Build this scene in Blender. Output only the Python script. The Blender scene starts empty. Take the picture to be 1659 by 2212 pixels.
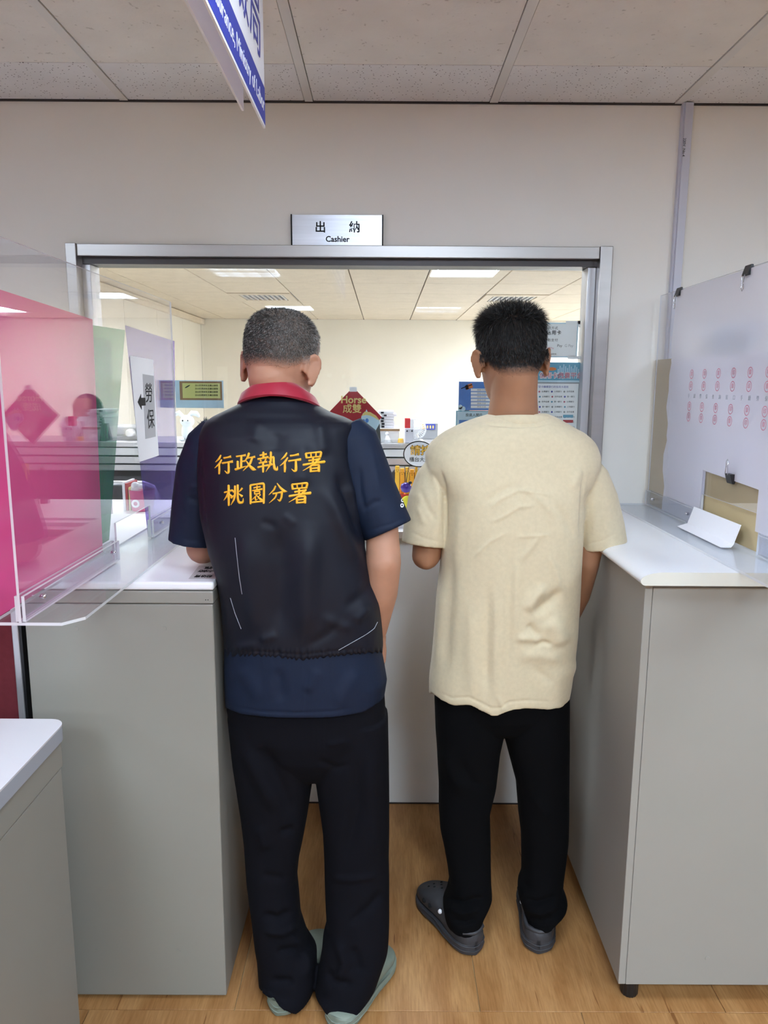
import bpy, bmesh, math, random
import numpy as np
from mathutils import Vector, Matrix
from mathutils.bvhtree import BVHTree

random.seed(7); rng = np.random.default_rng(7)
scn = bpy.context.scene
COL = scn.collection
PI = math.pi

# ------------------------------------------------------------------ camera
FPX, CX, CY = 1600.0, 829.5, 1106.0
CAM_H, PITCH, ROLL, YAW = 1.57, math.radians(9.787), 0.0060, 0.0010
Fw = Vector((math.sin(YAW)*math.cos(PITCH), math.cos(YAW)*math.cos(PITCH), -math.sin(PITCH)))
R0 = Fw.cross(Vector((0, 0, 1))).normalized(); U0 = R0.cross(Fw).normalized()
Rv = R0*math.cos(ROLL) + U0*math.sin(ROLL); Uv = U0*math.cos(ROLL) - R0*math.sin(ROLL)
CAMP = Vector((0, 0, CAM_H))
cam = bpy.data.cameras.new('camera'); camo = bpy.data.objects.new('camera', cam); COL.objects.link(camo)
cam.sensor_fit = 'VERTICAL'; cam.sensor_height = 24.0; cam.lens = 24.0*FPX/2212.0
cam.clip_start = 0.02; cam.clip_end = 60
M = Matrix.Identity(4)
for i in range(3):
    M[i][0] = Rv[i]; M[i][1] = Uv[i]; M[i][2] = -Fw[i]; M[i][3] = CAMP[i]
camo.matrix_world = M
scn.camera = camo

# ------------------------------------------------------------------ world, exposure
w = bpy.data.worlds.new('world'); scn.world = w; w.use_nodes = True
w.node_tree.nodes['Background'].inputs[0].default_value = (0.5, 0.52, 0.55, 1)
w.node_tree.nodes['Background'].inputs[1].default_value = 0.05
scn.view_settings.view_transform = 'Standard'; scn.view_settings.look = 'None'
scn.cycles.transparent_max_bounces = 40; scn.cycles.max_bounces = 14; scn.cycles.diffuse_bounces = 6
scn.view_settings.exposure = 0.12; scn.view_settings.gamma = 1.0
scn.view_settings.use_curve_mapping = False
L_FIRST, L_FRONT, L_LOUVRE, L_OFFICE, L_NEAR = 19.0, 90.0, 84.0, 215.0, 28.0      # radiance of the hall lamps and the added office lamps (built below)

# ------------------------------------------------------------------ pixel helpers (measuring only)
def at(px, py, Y):
    d = Fw + Rv*((px-CX)/FPX) - Uv*((py-CY)/FPX)
    return CAMP + d*(Y/d.y)
def atz(px, py, Z):
    d = Fw + Rv*((px-CX)/FPX) - Uv*((py-CY)/FPX)
    return CAMP + d*((Z-CAM_H)/d.z)
def atx(px, py, X):
    d = Fw + Rv*((px-CX)/FPX) - Uv*((py-CY)/FPX)
    return CAMP + d*(X/d.x)
_F, _R, _U, _C = (np.array(v) for v in (Fw, Rv, Uv, CAMP))
def proj(V):
    rel = V - _C; z = rel@_F
    return CX + FPX*(rel@_R)/z, CY - FPX*(rel@_U)/z

# ------------------------------------------------------------------ materials
def lin(c):
    return tuple(((x/255)/12.92 if x/255 <= 0.04045 else ((x/255+0.055)/1.055)**2.4) for x in c) + (1.0,)
MATS = {}
def nodes_of(name):
    m = bpy.data.materials.new(name); m.use_nodes = True
    nt = m.node_tree; return m, nt, nt.nodes, nt.links
def mat(name, rgb, rough=0.5, metal=0.0, spec=0.5, var=0.0, vscale=8.0, bump=0.0, bscale=200.0, stretch=(1, 1, 1), sheen=0.0, sss=0.0, coat=0.0):
    if name in MATS: return MATS[name]
    m, nt, N, L = nodes_of(name); b = N['Principled BSDF']
    c = lin(rgb)
    b.inputs['Base Color'].default_value = c; b.inputs['Roughness'].default_value = rough
    b.inputs['Metallic'].default_value = metal; b.inputs['Specular IOR Level'].default_value = spec
    if sheen: b.inputs['Sheen Weight'].default_value = sheen
    if coat: b.inputs['Coat Weight'].default_value = coat
    if sss:
        b.inputs['Subsurface Weight'].default_value = sss
        b.inputs['Subsurface Radius'].default_value = (0.012, 0.005, 0.003); b.inputs['Subsurface Scale'].default_value = 0.6
    tc = N.new('ShaderNodeTexCoord'); mp = N.new('ShaderNodeMapping'); mp.inputs['Scale'].default_value = stretch
    L.new(tc.outputs['Object'], mp.inputs['Vector'])
    if var:
        n = N.new('ShaderNodeTexNoise'); n.inputs['Scale'].default_value = vscale; n.inputs['Detail'].default_value = 5
        L.new(mp.outputs[0], n.inputs['Vector'])
        mr = N.new('ShaderNodeMapRange'); mr.inputs['From Min'].default_value = 0.3; mr.inputs['From Max'].default_value = 0.7
        mr.inputs['To Min'].default_value = 1-var; mr.inputs['To Max'].default_value = 1+var
        L.new(n.outputs['Fac'], mr.inputs['Value'])
        mx = N.new('ShaderNodeMix'); mx.data_type = 'RGBA'; mx.blend_type = 'MULTIPLY'; mx.inputs['Factor'].default_value = 1
        mx.inputs['A'].default_value = c; L.new(mr.outputs[0], mx.inputs['B']); L.new(mx.outputs['Result'], b.inputs['Base Color'])
    if bump:
        n2 = N.new('ShaderNodeTexNoise'); n2.inputs['Scale'].default_value = bscale; n2.inputs['Detail'].default_value = 4
        L.new(mp.outputs[0], n2.inputs['Vector'])
        bp = N.new('ShaderNodeBump'); bp.inputs['Strength'].default_value = bump; bp.inputs['Distance'].default_value = 0.002
        L.new(n2.outputs['Fac'], bp.inputs['Height']); L.new(bp.outputs[0], b.inputs['Normal'])
    MATS[name] = m; return m
def emit(name, rgb, s):
    m, nt, N, L = nodes_of(name); N.remove(N['Principled BSDF'])
    e = N.new('ShaderNodeEmission'); e.inputs[0].default_value = lin(rgb); e.inputs[1].default_value = s
    L.new(e.outputs[0], N['Material Output'].inputs[0]); MATS[name] = m; return m
def clear(name, tint=(255, 255, 255), haze=0.0, hazecol=(255, 255, 255), refl=1.0, rough=0.0, ior=1.49):
    """Thin clear or tinted sheet: what passes, what scatters, what mirrors."""
    m, nt, N, L = nodes_of(name); N.remove(N['Principled BSDF'])
    t = N.new('ShaderNodeBsdfTransparent'); t.inputs[0].default_value = lin(tint)
    base = t.outputs[0]
    if haze:
        d = N.new('ShaderNodeBsdfDiffuse'); d.inputs[0].default_value = lin(hazecol)
        tl = N.new('ShaderNodeBsdfTranslucent'); tl.inputs[0].default_value = lin(hazecol)
        md = N.new('ShaderNodeMixShader'); md.inputs[0].default_value = 0.5; L.new(d.outputs[0], md.inputs[1]); L.new(tl.outputs[0], md.inputs[2])
        mh = N.new('ShaderNodeMixShader'); mh.inputs[0].default_value = haze; L.new(base, mh.inputs[1]); L.new(md.outputs[0], mh.inputs[2]); base = mh.outputs[0]
    g = N.new('ShaderNodeBsdfGlossy'); g.inputs['Roughness'].default_value = rough
    fr = N.new('ShaderNodeLayerWeight'); fr.inputs['Blend'].default_value = 0.5          # Schlick, the same from both faces
    pw = N.new('ShaderNodeMath'); pw.operation = 'POWER'; pw.inputs[1].default_value = 5.0; L.new(fr.outputs['Facing'], pw.inputs[0])
    mu = N.new('ShaderNodeMath'); mu.operation = 'MULTIPLY_ADD'; r0 = ((ior-1)/(ior+1))**2; mu.inputs[1].default_value = refl*(1-r0); mu.inputs[2].default_value = refl*r0; L.new(pw.outputs[0], mu.inputs[0])
    ms = N.new('ShaderNodeMixShader'); L.new(mu.outputs[0], ms.inputs[0]); L.new(base, ms.inputs[1]); L.new(g.outputs[0], ms.inputs[2])
    L.new(ms.outputs[0], N['Material Output'].inputs[0]); MATS[name] = m; return m

def wood_mat():
    m, nt, N, L = nodes_of('wood_floor'); b = N['Principled BSDF']
    tc = N.new('ShaderNodeTexCoord'); oi = N.new('ShaderNodeObjectInfo')
    ad = N.new('ShaderNodeVectorMath'); ad.operation = 'ADD'; cb = N.new('ShaderNodeCombineXYZ')
    mm = N.new('ShaderNodeMath'); mm.operation = 'MULTIPLY'; mm.inputs[1].default_value = 9.0
    L.new(oi.outputs['Random'], mm.inputs[0]); L.new(mm.outputs[0], cb.inputs[0]); L.new(mm.outputs[0], cb.inputs[1])
    L.new(tc.outputs['Object'], ad.inputs[0]); L.new(cb.outputs[0], ad.inputs[1])
    def noise(sc, det, stretch, rough=0.6, dist=0.0):
        mp = N.new('ShaderNodeMapping'); mp.inputs['Scale'].default_value = stretch; L.new(ad.outputs[0], mp.inputs[0])
        n = N.new('ShaderNodeTexNoise'); n.inputs['Scale'].default_value = sc; n.inputs['Detail'].default_value = det
        n.inputs['Roughness'].default_value = rough; n.inputs['Distortion'].default_value = dist
        L.new(mp.outputs[0], n.inputs['Vector']); return n
    n1 = noise(3.0, 6, (5, 0.9, 1), 0.6, 0.6); n2 = noise(40, 5, (5, 0.35, 1)); n3 = noise(9, 3, (4.5, 0.4, 1), 0.5, 1.2)
    r1 = N.new('ShaderNodeValToRGB'); e = r1.color_ramp.elements
    e[0].position = 0.30; e[0].color = lin((146, 101, 58)); e[1].position = 0.72; e[1].color = lin((182, 139, 92))
    x = e.new(0.5); x.color = lin((166, 122, 76)); L.new(n1.outputs['Fac'], r1.inputs[0])
    r2 = N.new('ShaderNodeValToRGB'); e = r2.color_ramp.elements
    e[0].position = 0.36; e[0].color = (0.80, 0.74, 0.66, 1); e[1].position = 0.60; e[1].color = (1.05, 1.03, 1.0, 1); L.new(n2.outputs['Fac'], r2.inputs[0])
    r3 = N.new('ShaderNodeValToRGB'); e = r3.color_ramp.elements
    e[0].position = 0.285; e[0].color = (0.42, 0.30, 0.20, 1); e[1].position = 0.335; e[1].color = (1, 1, 1, 1); L.new(n3.outputs['Fac'], r3.inputs[0])
    m1 = N.new('ShaderNodeMix'); m1.data_type = 'RGBA'; m1.blend_type = 'MULTIPLY'; m1.inputs['Factor'].default_value = 0.8
    L.new(r1.outputs[0], m1.inputs['A']); L.new(r2.outputs[0], m1.inputs['B'])
    m2 = N.new('ShaderNodeMix'); m2.data_type = 'RGBA'; m2.blend_type = 'MULTIPLY'; m2.inputs['Factor'].default_value = 0.75
    L.new(m1.outputs['Result'], m2.inputs['A']); L.new(r3.outputs[0], m2.inputs['B'])
    L.new(m2.outputs['Result'], b.inputs['Base Color']); b.inputs['Roughness'].default_value = 0.42; b.inputs['Specular IOR Level'].default_value = 0.35
    bp = N.new('ShaderNodeBump'); bp.inputs['Strength'].default_value = 0.08; bp.inputs['Distance'].default_value = 0.001
    L.new(n2.outputs['Fac'], bp.inputs['Height']); L.new(bp.outputs[0], b.inputs['Normal'])
    MATS['wood_floor'] = m; return m
def tile_mat(name, rgb, pin):
    m, nt, N, L = nodes_of(name); b = N['Principled BSDF']; b.inputs['Roughness'].default_value = 0.95; b.inputs['Specular IOR Level'].default_value = 0.1
    tc = N.new('ShaderNodeTexCoord'); oi = N.new('ShaderNodeObjectInfo'); ad = N.new('ShaderNodeVectorMath'); ad.operation = 'ADD'
    mm = N.new('ShaderNodeVectorMath'); mm.operation = 'SCALE'; mm.inputs['Scale'].default_value = 1.0
    L.new(oi.outputs['Location'], mm.inputs[0]); L.new(tc.outputs['Object'], ad.inputs[0]); L.new(mm.outputs[0], ad.inputs[1])
    n = N.new('ShaderNodeTexNoise'); n.inputs['Scale'].default_value = 9; n.inputs['Detail'].default_value = 6; L.new(ad.outputs[0], n.inputs['Vector'])
    r = N.new('ShaderNodeValToRGB'); c = lin(rgb); e = r.color_ramp.elements
    e[0].position = 0.3; e[0].color = tuple(x*0.93 for x in c[:3])+(1,); e[1].position = 0.7; e[1].color = c; L.new(n.outputs['Fac'], r.inputs[0])
    v = N.new('ShaderNodeTexVoronoi'); v.inputs['Scale'].default_value = 85 if pin else 26; v.inputs['Randomness'].default_value = 1
    L.new(ad.outputs[0], v.inputs['Vector'])
    n2 = N.new('ShaderNodeTexNoise'); n2.inputs['Scale'].default_value = 60; L.new(ad.outputs[0], n2.inputs['Vector'])
    rr = N.new('ShaderNodeValToRGB'); e = rr.color_ramp.elements
    if pin:
        e[0].position = 0.13; e[0].color = (0.14, 0.12, 0.11, 1); e[1].position = 0.19; e[1].color = (1, 1, 1, 1); L.new(v.outputs['Distance'], rr.inputs[0])
    else:
        e[0].position = 0.26; e[0].color = (0.72, 0.70, 0.68, 1); e[1].position = 0.33; e[1].color = (1, 1, 1, 1); L.new(n2.outputs['Fac'], rr.inputs[0])
    mx = N.new('ShaderNodeMix'); mx.data_type = 'RGBA'; mx.blend_type = 'MULTIPLY'; mx.inputs['Factor'].default_value = 1
    L.new(r.outputs[0], mx.inputs['A']); L.new(rr.outputs[0], mx.inputs['B']); L.new(mx.outputs['Result'], b.inputs['Base Color'])
    bp = N.new('ShaderNodeBump'); bp.inputs['Strength'].default_value = 0.35; bp.inputs['Distance'].default_value = 0.002
    L.new(n2.outputs['Fac'], bp.inputs['Height']); L.new(bp.outputs[0], b.inputs['Normal'])
    MATS[name] = m; return m
def attr_mat(name, rough, spec=0.4):
    m, nt, N, L = nodes_of(name); b = N['Principled BSDF']
    a = N.new('ShaderNodeAttribute'); a.attribute_name = 'tone'; L.new(a.outputs['Color'], b.inputs['Base Color'])
    b.inputs['Roughness'].default_value = rough; b.inputs['Specular IOR Level'].default_value = spec; MATS[name] = m; return m
def cloth_mat(name, rgb, rough, weave, wscale, var=0.05, vscale=30, sheen=0.0, spec=0.3, fold=0.0, fscale=14, fstretch=(1, 1, 0.35)):
    m = mat(name, rgb, rough=rough, spec=spec, var=var, vscale=vscale, bump=weave, bscale=wscale, sheen=sheen)
    if fold:
        N, L = m.node_tree.nodes, m.node_tree.links; b = N['Principled BSDF']
        tc = N.new('ShaderNodeTexCoord'); mp = N.new('ShaderNodeMapping'); mp.inputs['Scale'].default_value = fstretch; L.new(tc.outputs['Object'], mp.inputs[0])
        n = N.new('ShaderNodeTexNoise'); n.inputs['Scale'].default_value = fscale; n.inputs['Detail'].default_value = 2; n.inputs['Distortion'].default_value = 1.0; L.new(mp.outputs[0], n.inputs['Vector'])
        bp = N.new('ShaderNodeBump'); bp.inputs['Strength'].default_value = fold; bp.inputs['Distance'].default_value = 0.02; L.new(n.outputs['Fac'], bp.inputs['Height'])
        for nd in N:
            if nd.type == 'BUMP' and nd != bp: L.new(bp.outputs[0], nd.inputs['Normal'])
    return m

W = dict(
    wpanel=mat('white_panel', (238, 238, 236), 0.5, spec=0.35, var=0.015, vscale=4),
    hall=mat('hall_paint', (132, 134, 136), 0.8, spec=0.2),
    wall=mat('wall_paint', (231, 229, 224), 0.7, spec=0.25, var=0.015, vscale=3, bump=0.05, bscale=300),
    cream=mat('cream_wall', (240, 234, 220), 0.8, spec=0.2, var=0.02, vscale=2),
    beige=mat('beige_steel', (141, 138, 130), 0.45, spec=0.4, var=0.015, vscale=5, bump=0.03, bscale=400),
    panel=mat('grey_panel', (150, 147, 140), 0.5, spec=0.35, var=0.015, vscale=4),
    white=mat('white_laminate', (236, 238, 242), 0.3, spec=0.5, var=0.01, vscale=6),
    ivory=mat('ivory_edge', (214, 214, 204), 0.4),
    greyedge=mat('grey_edge', (158, 162, 172), 0.35),
    steel=mat('brushed_steel', (176, 172, 170), 0.36, metal=1.0, var=0.05, vscale=30, stretch=(0.05, 1, 1)),
    plate=mat('brushed_plate', (206, 208, 216), 0.32, metal=0.85, var=0.10, vscale=40, stretch=(0.08, 1, 3)),
    darksteel=mat('dark_channel', (70, 66, 66), 0.4, metal=0.7),
    alu=mat('aluminium', (196, 196, 200), 0.35, metal=0.7),
    chrome=mat('chrome', (210, 210, 214), 0.12, metal=1.0),
    black=mat('black_plastic', (22, 22, 24), 0.4), ink=mat('black_ink', (26, 24, 26), 0.7, spec=0.1),
    maroon=mat('maroon_fabric', (98, 40, 46), 0.9, spec=0.1, var=0.08, vscale=60, bump=0.2, bscale=500),
    duct=mat('white_pvc', (196, 198, 212), 0.45),
    paper=mat('white_paper', (236, 236, 242), 0.8, spec=0.2), kraft=mat('kraft_board', (194, 176, 138), 0.85, spec=0.15, var=0.03, vscale=10),
    blueink=mat('blue_ink', (44, 62, 170), 0.45), lilac=mat('lilac_ink', (70, 76, 168), 0.5),
    redink=mat('red_ink', (196, 112, 130), 0.7), goldink=mat('gold_ink', (224, 204, 132), 0.6),
    red=mat('red_card', (166, 30, 42), 0.6), redbox=mat('red_box', (206, 30, 40), 0.45), yellow=mat('yellow_card', (250, 190, 46), 0.5),
    sky=mat('sky_blue_print', (74, 124, 200), 0.6, var=0.1, vscale=20), pale=mat('pale_blue_print', (190, 216, 234), 0.6, var=0.05, vscale=20),
    teal=mat('teal_print', (96, 158, 190), 0.6), orange=mat('orange_print', (214, 122, 62), 0.6), olive=mat('olive_print', (206, 206, 130), 0.6),
    greyp=mat('grey_print', (150, 152, 158), 0.7), purple=mat('purple_plastic', (62, 36, 140), 0.25), pink=mat('pink_plastic', (190, 60, 120), 0.35),
    wood=wood_mat(), tile=tile_mat('ceiling_tile', (216, 210, 202), False), pin=tile_mat('pinhole_tile', (216, 213, 211), True),
    otile=tile_mat('office_tile', (224, 210, 188), False), bar=mat('ceiling_bar', (204, 200, 194), 0.6),
    lamp0=emit('lamp_first_row', (218, 236, 254), L_FIRST), lamp=emit('lamp_diffuser', (216, 235, 252), L_FRONT), lamp2=emit('lamp_tube_glow', (216, 235, 252), L_LOUVRE), lampn=emit('added_near_glow', (238, 244, 255), L_NEAR), lampo=emit('added_office_glow', (238, 243, 255), L_OFFICE),
    glass=clear('window_glass', (250, 252, 250), refl=1.0, ior=1.5), acrylic=clear('clear_acrylic', (250, 250, 252), haze=0.02, refl=1.0, ior=1.49),
    acredge=mat('acrylic_edge', (214, 216, 220), 0.25, spec=0.6),
    plate_acr=clear('acrylic_plate', (250, 251, 252), haze=0.04, hazecol=(245, 245, 248), refl=0.35, rough=0.05),
    pinks=clear('pink_sheet', (244, 132, 190), haze=0.68, hazecol=(246, 132, 188), refl=0.4, rough=0.05),
    greens=clear('green_sheet', (120, 200, 166), haze=0.40, hazecol=(70, 152, 118), refl=0.8, rough=0.05),
    purples=clear('purple_sheet', (202, 188, 236), haze=0.32, hazecol=(160, 142, 206), refl=0.8, rough=0.05),
    film=clear('milky_film', (250, 250, 252), haze=0.6, hazecol=(248, 247, 252), refl=0.4, rough=0.25),
    skin=mat('skin', (176, 130, 106), 0.5, spec=0.35, var=0.06, vscale=25, bump=0.05, bscale=300, sss=0.06),
    skin2=mat('skin_tanned', (156, 112, 84), 0.5, spec=0.35, var=0.06, vscale=25, bump=0.05, bscale=300, sss=0.06),
    hairm=attr_mat('hair_strands', 0.45), scalp=attr_mat('scalp_tone', 0.6, 0.25), eye=mat('eye_white', (235, 232, 226), 0.2),
    vest=cloth_mat('navy_nylon', (13, 17, 30), 0.55, 0.05, 900, spec=0.3, fold=0.07, fscale=16, fstretch=(1, 1, 0.4)),
    polo=cloth_mat('navy_jersey', (12, 26, 49), 0.7, 0.12, 900, fold=0.12),
    collar=cloth_mat('crimson_nylon', (158, 28, 52), 0.5, 0.06, 900, sheen=0.2),
    tee=cloth_mat('khaki_cotton', (206, 193, 163), 0.92, 0.18, 700, var=0.04, vscale=90, sheen=0.2, spec=0.15, fold=0.12, fscale=12),
    pants=cloth_mat('dark_suiting', (9, 9, 16), 0.9, 0.1, 900, spec=0.15, fold=0.12, fscale=10),
    pants2=cloth_mat('black_cotton', (5, 5, 7), 0.95, 0.1, 900, spec=0.12, fold=0.12, fscale=10),
    thread=cloth_mat('gold_thread', (240, 178, 34), 0.35, 0.5, 1200, var=0.12, vscale=200, spec=0.6),
    sage=mat('sage_foam', (122, 132, 120), 0.6, var=0.04, vscale=40), foam=mat('charcoal_foam', (54, 54, 58), 0.6, var=0.06, vscale=60, bump=0.08, bscale=400),
    darkhole=mat('dark_hole', (8, 8, 10), 0.9), rabbit=mat('white_plush', (226, 232, 236), 0.9, bump=0.3, bscale=500),
    greymetal=mat('grey_machine', (128, 128, 130), 0.45), charcoal=mat('charcoal_board', (44, 42, 42), 0.8), leaf=mat('dark_plant', (38, 48, 44), 0.6),
    mask=mat('mask_blue', (196, 216, 222), 0.8), jacket=mat('black_jacket', (24, 24, 30), 0.8), brown=mat('brown_box', (150, 118, 84), 0.8), cyan=mat('cyan_cap', (120, 206, 214), 0.4),
)

# ------------------------------------------------------------------ object helpers
def tag(o, label=None, cat=None, group=None, kind=None):
    if label: o['label'] = label
    if cat: o['category'] = cat
    if group: o['group'] = group
    if kind: o['kind'] = kind
    return o
def empty(name, loc=(0, 0, 0)):
    o = bpy.data.objects.new(name, None); COL.objects.link(o); o.location = loc; o.empty_display_size = 0.05; return o
def attach(o, p):
    if p is None: return o
    o.parent = p
    if p.type == 'EMPTY' or p.get('placed'):
        o.matrix_parent_inverse = p.matrix_basis.inverted()
    return o
def link_mesh(name, me, m, parent=None, smooth=False):
    o = bpy.data.objects.new(name, me); COL.objects.link(o)
    if m is not None:
        for x in (m if isinstance(m, (list, tuple)) else [m]): me.materials.append(x)
    if smooth is True: me.shade_smooth()
    elif smooth:
        me.shade_smooth()
        try: me.set_sharp_from_angle(angle=math.radians(smooth))
        except Exception: pass
    return attach(o, parent)
class MB:
    def __init__(s): s.v, s.f, s.m = [], [], []
    def add(s, vs, fs, mi=0):
        k = len(s.v); s.v += [tuple(v) for v in vs]; s.f += [tuple(i+k for i in f) for f in fs]; s.m += [mi]*len(fs); return s
    def box(s, lo, hi, mi=0):
        (a, b, c), (d, e, f) = lo, hi
        return s.add([(a, b, c), (d, b, c), (d, e, c), (a, e, c), (a, b, f), (d, b, f), (d, e, f), (a, e, f)],
                     [(3, 2, 1, 0), (4, 5, 6, 7), (0, 1, 5, 4), (1, 2, 6, 5), (2, 3, 7, 6), (3, 0, 4, 7)], mi)
    def prism(s, poly, vec, mi=0, me=None):
        """planar 3D polygon extruded by vec; me = material of the rim"""
        n = len(poly); v = [Vector(p) for p in poly]; v2 = [p+Vector(vec) for p in v]
        k = len(s.v); s.v += [tuple(p) for p in v+v2]
        s.f += [tuple(k+i for i in range(n))[::-1], tuple(k+n+i for i in range(n))]; s.m += [mi, mi]
        for i in range(n):
            j = (i+1) % n; s.f.append((k+i, k+j, k+n+j, k+n+i)); s.m.append(mi if me is None else me)
        return s
    def loft(s, rings, cap=True, mi=0, closed=True):
        n = len(rings[0]); k = len(s.v)
        for r in rings: s.v += [tuple(p) for p in r]
        for a in range(len(rings)-1):
            for i in range(n if closed else n-1):
                j = (i+1) % n; s.f.append((k+a*n+i, k+a*n+j, k+(a+1)*n+j, k+(a+1)*n+i)); s.m.append(mi)
        if cap:
            for a, rev in ((0, True), (len(rings)-1, False)):
                c = np.mean(np.array(rings[a]), axis=0); s.v.append(tuple(c)); ci = len(s.v)-1
                for i in range(n):
                    j = (i+1) % n; t = (k+a*n+i, k+a*n+j, ci); s.f.append(t[::-1] if rev else t); s.m.append(mi)
        return s
    def tube(s, pts, rad, n=12, flat=1.0, side=None, mi=0, round_ends=True):
        P = [np.array(p, float) for p in pts]; rad = list(rad) if hasattr(rad, '__len__') else [rad]*len(P)
        if round_ends:
            def capv(a, b, r):
                d = (a-b)/max(1e-9, np.linalg.norm(a-b)); return [(a+d*r*f, g*r) for f, g in ((0.92, 0.35), (0.70, 0.72), (0.35, 0.94))]
            st = capv(P[0], P[1], rad[0]); en = capv(P[-1], P[-2], rad[-1])
            P = [x[0] for x in st]+P+[x[0] for x in en[::-1]]; rad = [x[1] for x in st]+rad+[x[1] for x in en[::-1]]
        rings = []; prev = None
        for i in range(len(P)):
            t = P[min(i+1, len(P)-1)]-P[max(i-1, 0)]; t = t/max(1e-9, np.linalg.norm(t))
            if side is not None: u = np.array(side, float)
            elif prev is not None: u = prev
            else: u = np.array((0, 0, 1.0)) if abs(t[2]) < 0.9 else np.array((1.0, 0, 0))
            u = u - t*(u@t); u = u/max(1e-9, np.linalg.norm(u)); prev = u; v = np.cross(t, u)
            rings.append([P[i]+rad[i]*(math.cos(a)*u+flat*math.sin(a)*v) for a in np.linspace(0, 2*PI, n, endpoint=False)])
        return s.loft(rings, mi=mi)
    def ell(s, c, r, n=20, k=12, mat3=None, mi=0):
        c = np.array(c, float); Rm = np.eye(3) if mat3 is None else np.array(mat3)
        rings = []
        for a in np.linspace(-PI/2+0.12, PI/2-0.12, k):
            rings.append([c+Rm@np.array((r[0]*math.cos(a)*math.cos(b), r[1]*math.cos(a)*math.sin(b), r[2]*math.sin(a))) for b in np.linspace(0, 2*PI, n, endpoint=False)])
        return s.loft(rings, mi=mi)
    def mesh(s, name='mesh', bevel=0.0, seg=2, recalc=True):
        me = bpy.data.meshes.new(name); me.from_pydata(s.v, [], s.f)
        me.polygons.foreach_set('material_index', s.m); me.update()
        if bevel or recalc:
            bm = bmesh.new(); bm.from_mesh(me)
            if recalc: bmesh.ops.recalc_face_normals(bm, faces=bm.faces)
            if bevel:
                ed = [e for e in bm.edges if len(e.link_faces) == 2 and e.calc_face_angle(0) > 0.6]
                bmesh.ops.bevel(bm, geom=ed, offset=bevel, segments=seg, profile=0.5, affect='EDGES', clamp_overlap=True)
            bm.to_mesh(me); bm.free()
        return me
    def build(s, name, m, parent=None, bevel=0.0, seg=2, smooth=False):
        return link_mesh(name, s.mesh(name, bevel, seg), m, parent, smooth)
def box(name, lo, hi, m, parent=None, bevel=0.0, seg=2):
    return MB().box(lo, hi).build(name, m, parent, bevel, seg)
def inst(src, loc, parent=None, rot=None):
    o = src.copy(); COL.objects.link(o)
    for k in list(o.keys()): del o[k]
    o.parent = None; o.matrix_parent_inverse = Matrix.Identity(4)
    o.location = loc
    if rot: o.rotation_euler = rot
    return attach(o, parent)
def frame(loc, right, up):
    r = Vector(right).normalized(); u = Vector(up); u = (u-r*u.dot(r)).normalized(); n = r.cross(u)
    m = Matrix.Identity(4)
    for i in range(3): m[i][0] = r[i]; m[i][1] = u[i]; m[i][2] = n[i]; m[i][3] = loc[i]
    return m
FACE = ((1, 0, 0), (0, 0, 1))
def text(name, s, size, m, loc, axes=FACE, parent=None, align='CENTER', bold=0.0, depth=0.0003, sx=1.0, sp=1.0):
    cu = bpy.data.curves.new(name, 'FONT'); cu.body = s; cu.size = size; cu.align_x = align; cu.align_y = 'CENTER'
    cu.extrude = depth; cu.offset = bold; cu.space_character = sp; cu.resolution_u = 3
    o = bpy.data.objects.new(name+'_tmp', cu); COL.objects.link(o)
    me = bpy.data.meshes.new_from_object(o.evaluated_get(bpy.context.evaluated_depsgraph_get()))
    bpy.data.objects.remove(o); bpy.data.curves.remove(cu)
    me.transform(frame(loc, *axes) @ Matrix.Diagonal((sx, 1, 1, 1))); me.materials.clear()
    return link_mesh(name, me, m, parent)
def remesh(mb, voxel, smooth=4, lam=0.5):
    me = mb.mesh('raw'); o = bpy.data.objects.new('raw', me); COL.objects.link(o)
    md = o.modifiers.new('r', 'REMESH'); md.mode = 'VOXEL'; md.voxel_size = voxel
    out = bpy.data.meshes.new_from_object(o.evaluated_get(bpy.context.evaluated_depsgraph_get()))
    bpy.data.objects.remove(o); bpy.data.meshes.remove(me)
    V = getV(out); n = len(V); E = np.empty(len(out.edges)*2, np.int32); out.edges.foreach_get('vertices', E); E = E.reshape(-1, 2)
    deg = np.bincount(E.ravel(), minlength=n)[:, None]
    for it in range(smooth):
        for l in (lam, -lam*0.98) if it % 2 == 0 else (lam,):
            S = np.stack([np.bincount(E[:, 0], V[E[:, 1], k], n)+np.bincount(E[:, 1], V[E[:, 0], k], n) for k in range(3)], 1)
            V = V + l*(S/deg - V)
    setV(out, V); return out
def getV(me):
    V = np.empty(len(me.vertices)*3); me.vertices.foreach_get('co', V); return V.reshape(-1, 3)
def setV(me, V):
    me.vertices.foreach_set('co', V.ravel()); me.update()
def normals(me):
    Nn = np.empty(len(me.vertices)*3, np.float32); me.vertex_normals.foreach_get('vector', Nn); return Nn.reshape(-1, 3).astype(float)
def seg_dist(P, pts):
    best = np.full(len(P), 1e9); par = np.zeros(len(P)); L = 0; ls = [np.linalg.norm(np.array(b)-np.array(a)) for a, b in zip(pts, pts[1:])]; tot = sum(ls)
    for a, b, l in zip(pts, pts[1:], ls):
        a = np.array(a, float); d = np.array(b, float)-a; t = np.clip(((P-a)@d)/max(1e-9, d@d), 0, 1)
        q = np.linalg.norm(P-a-t[:, None]*d, axis=1); k = q < best; best[k] = q[k]; par[k] = (L+t[k]*l)/tot; L += l
    return best, par
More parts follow.
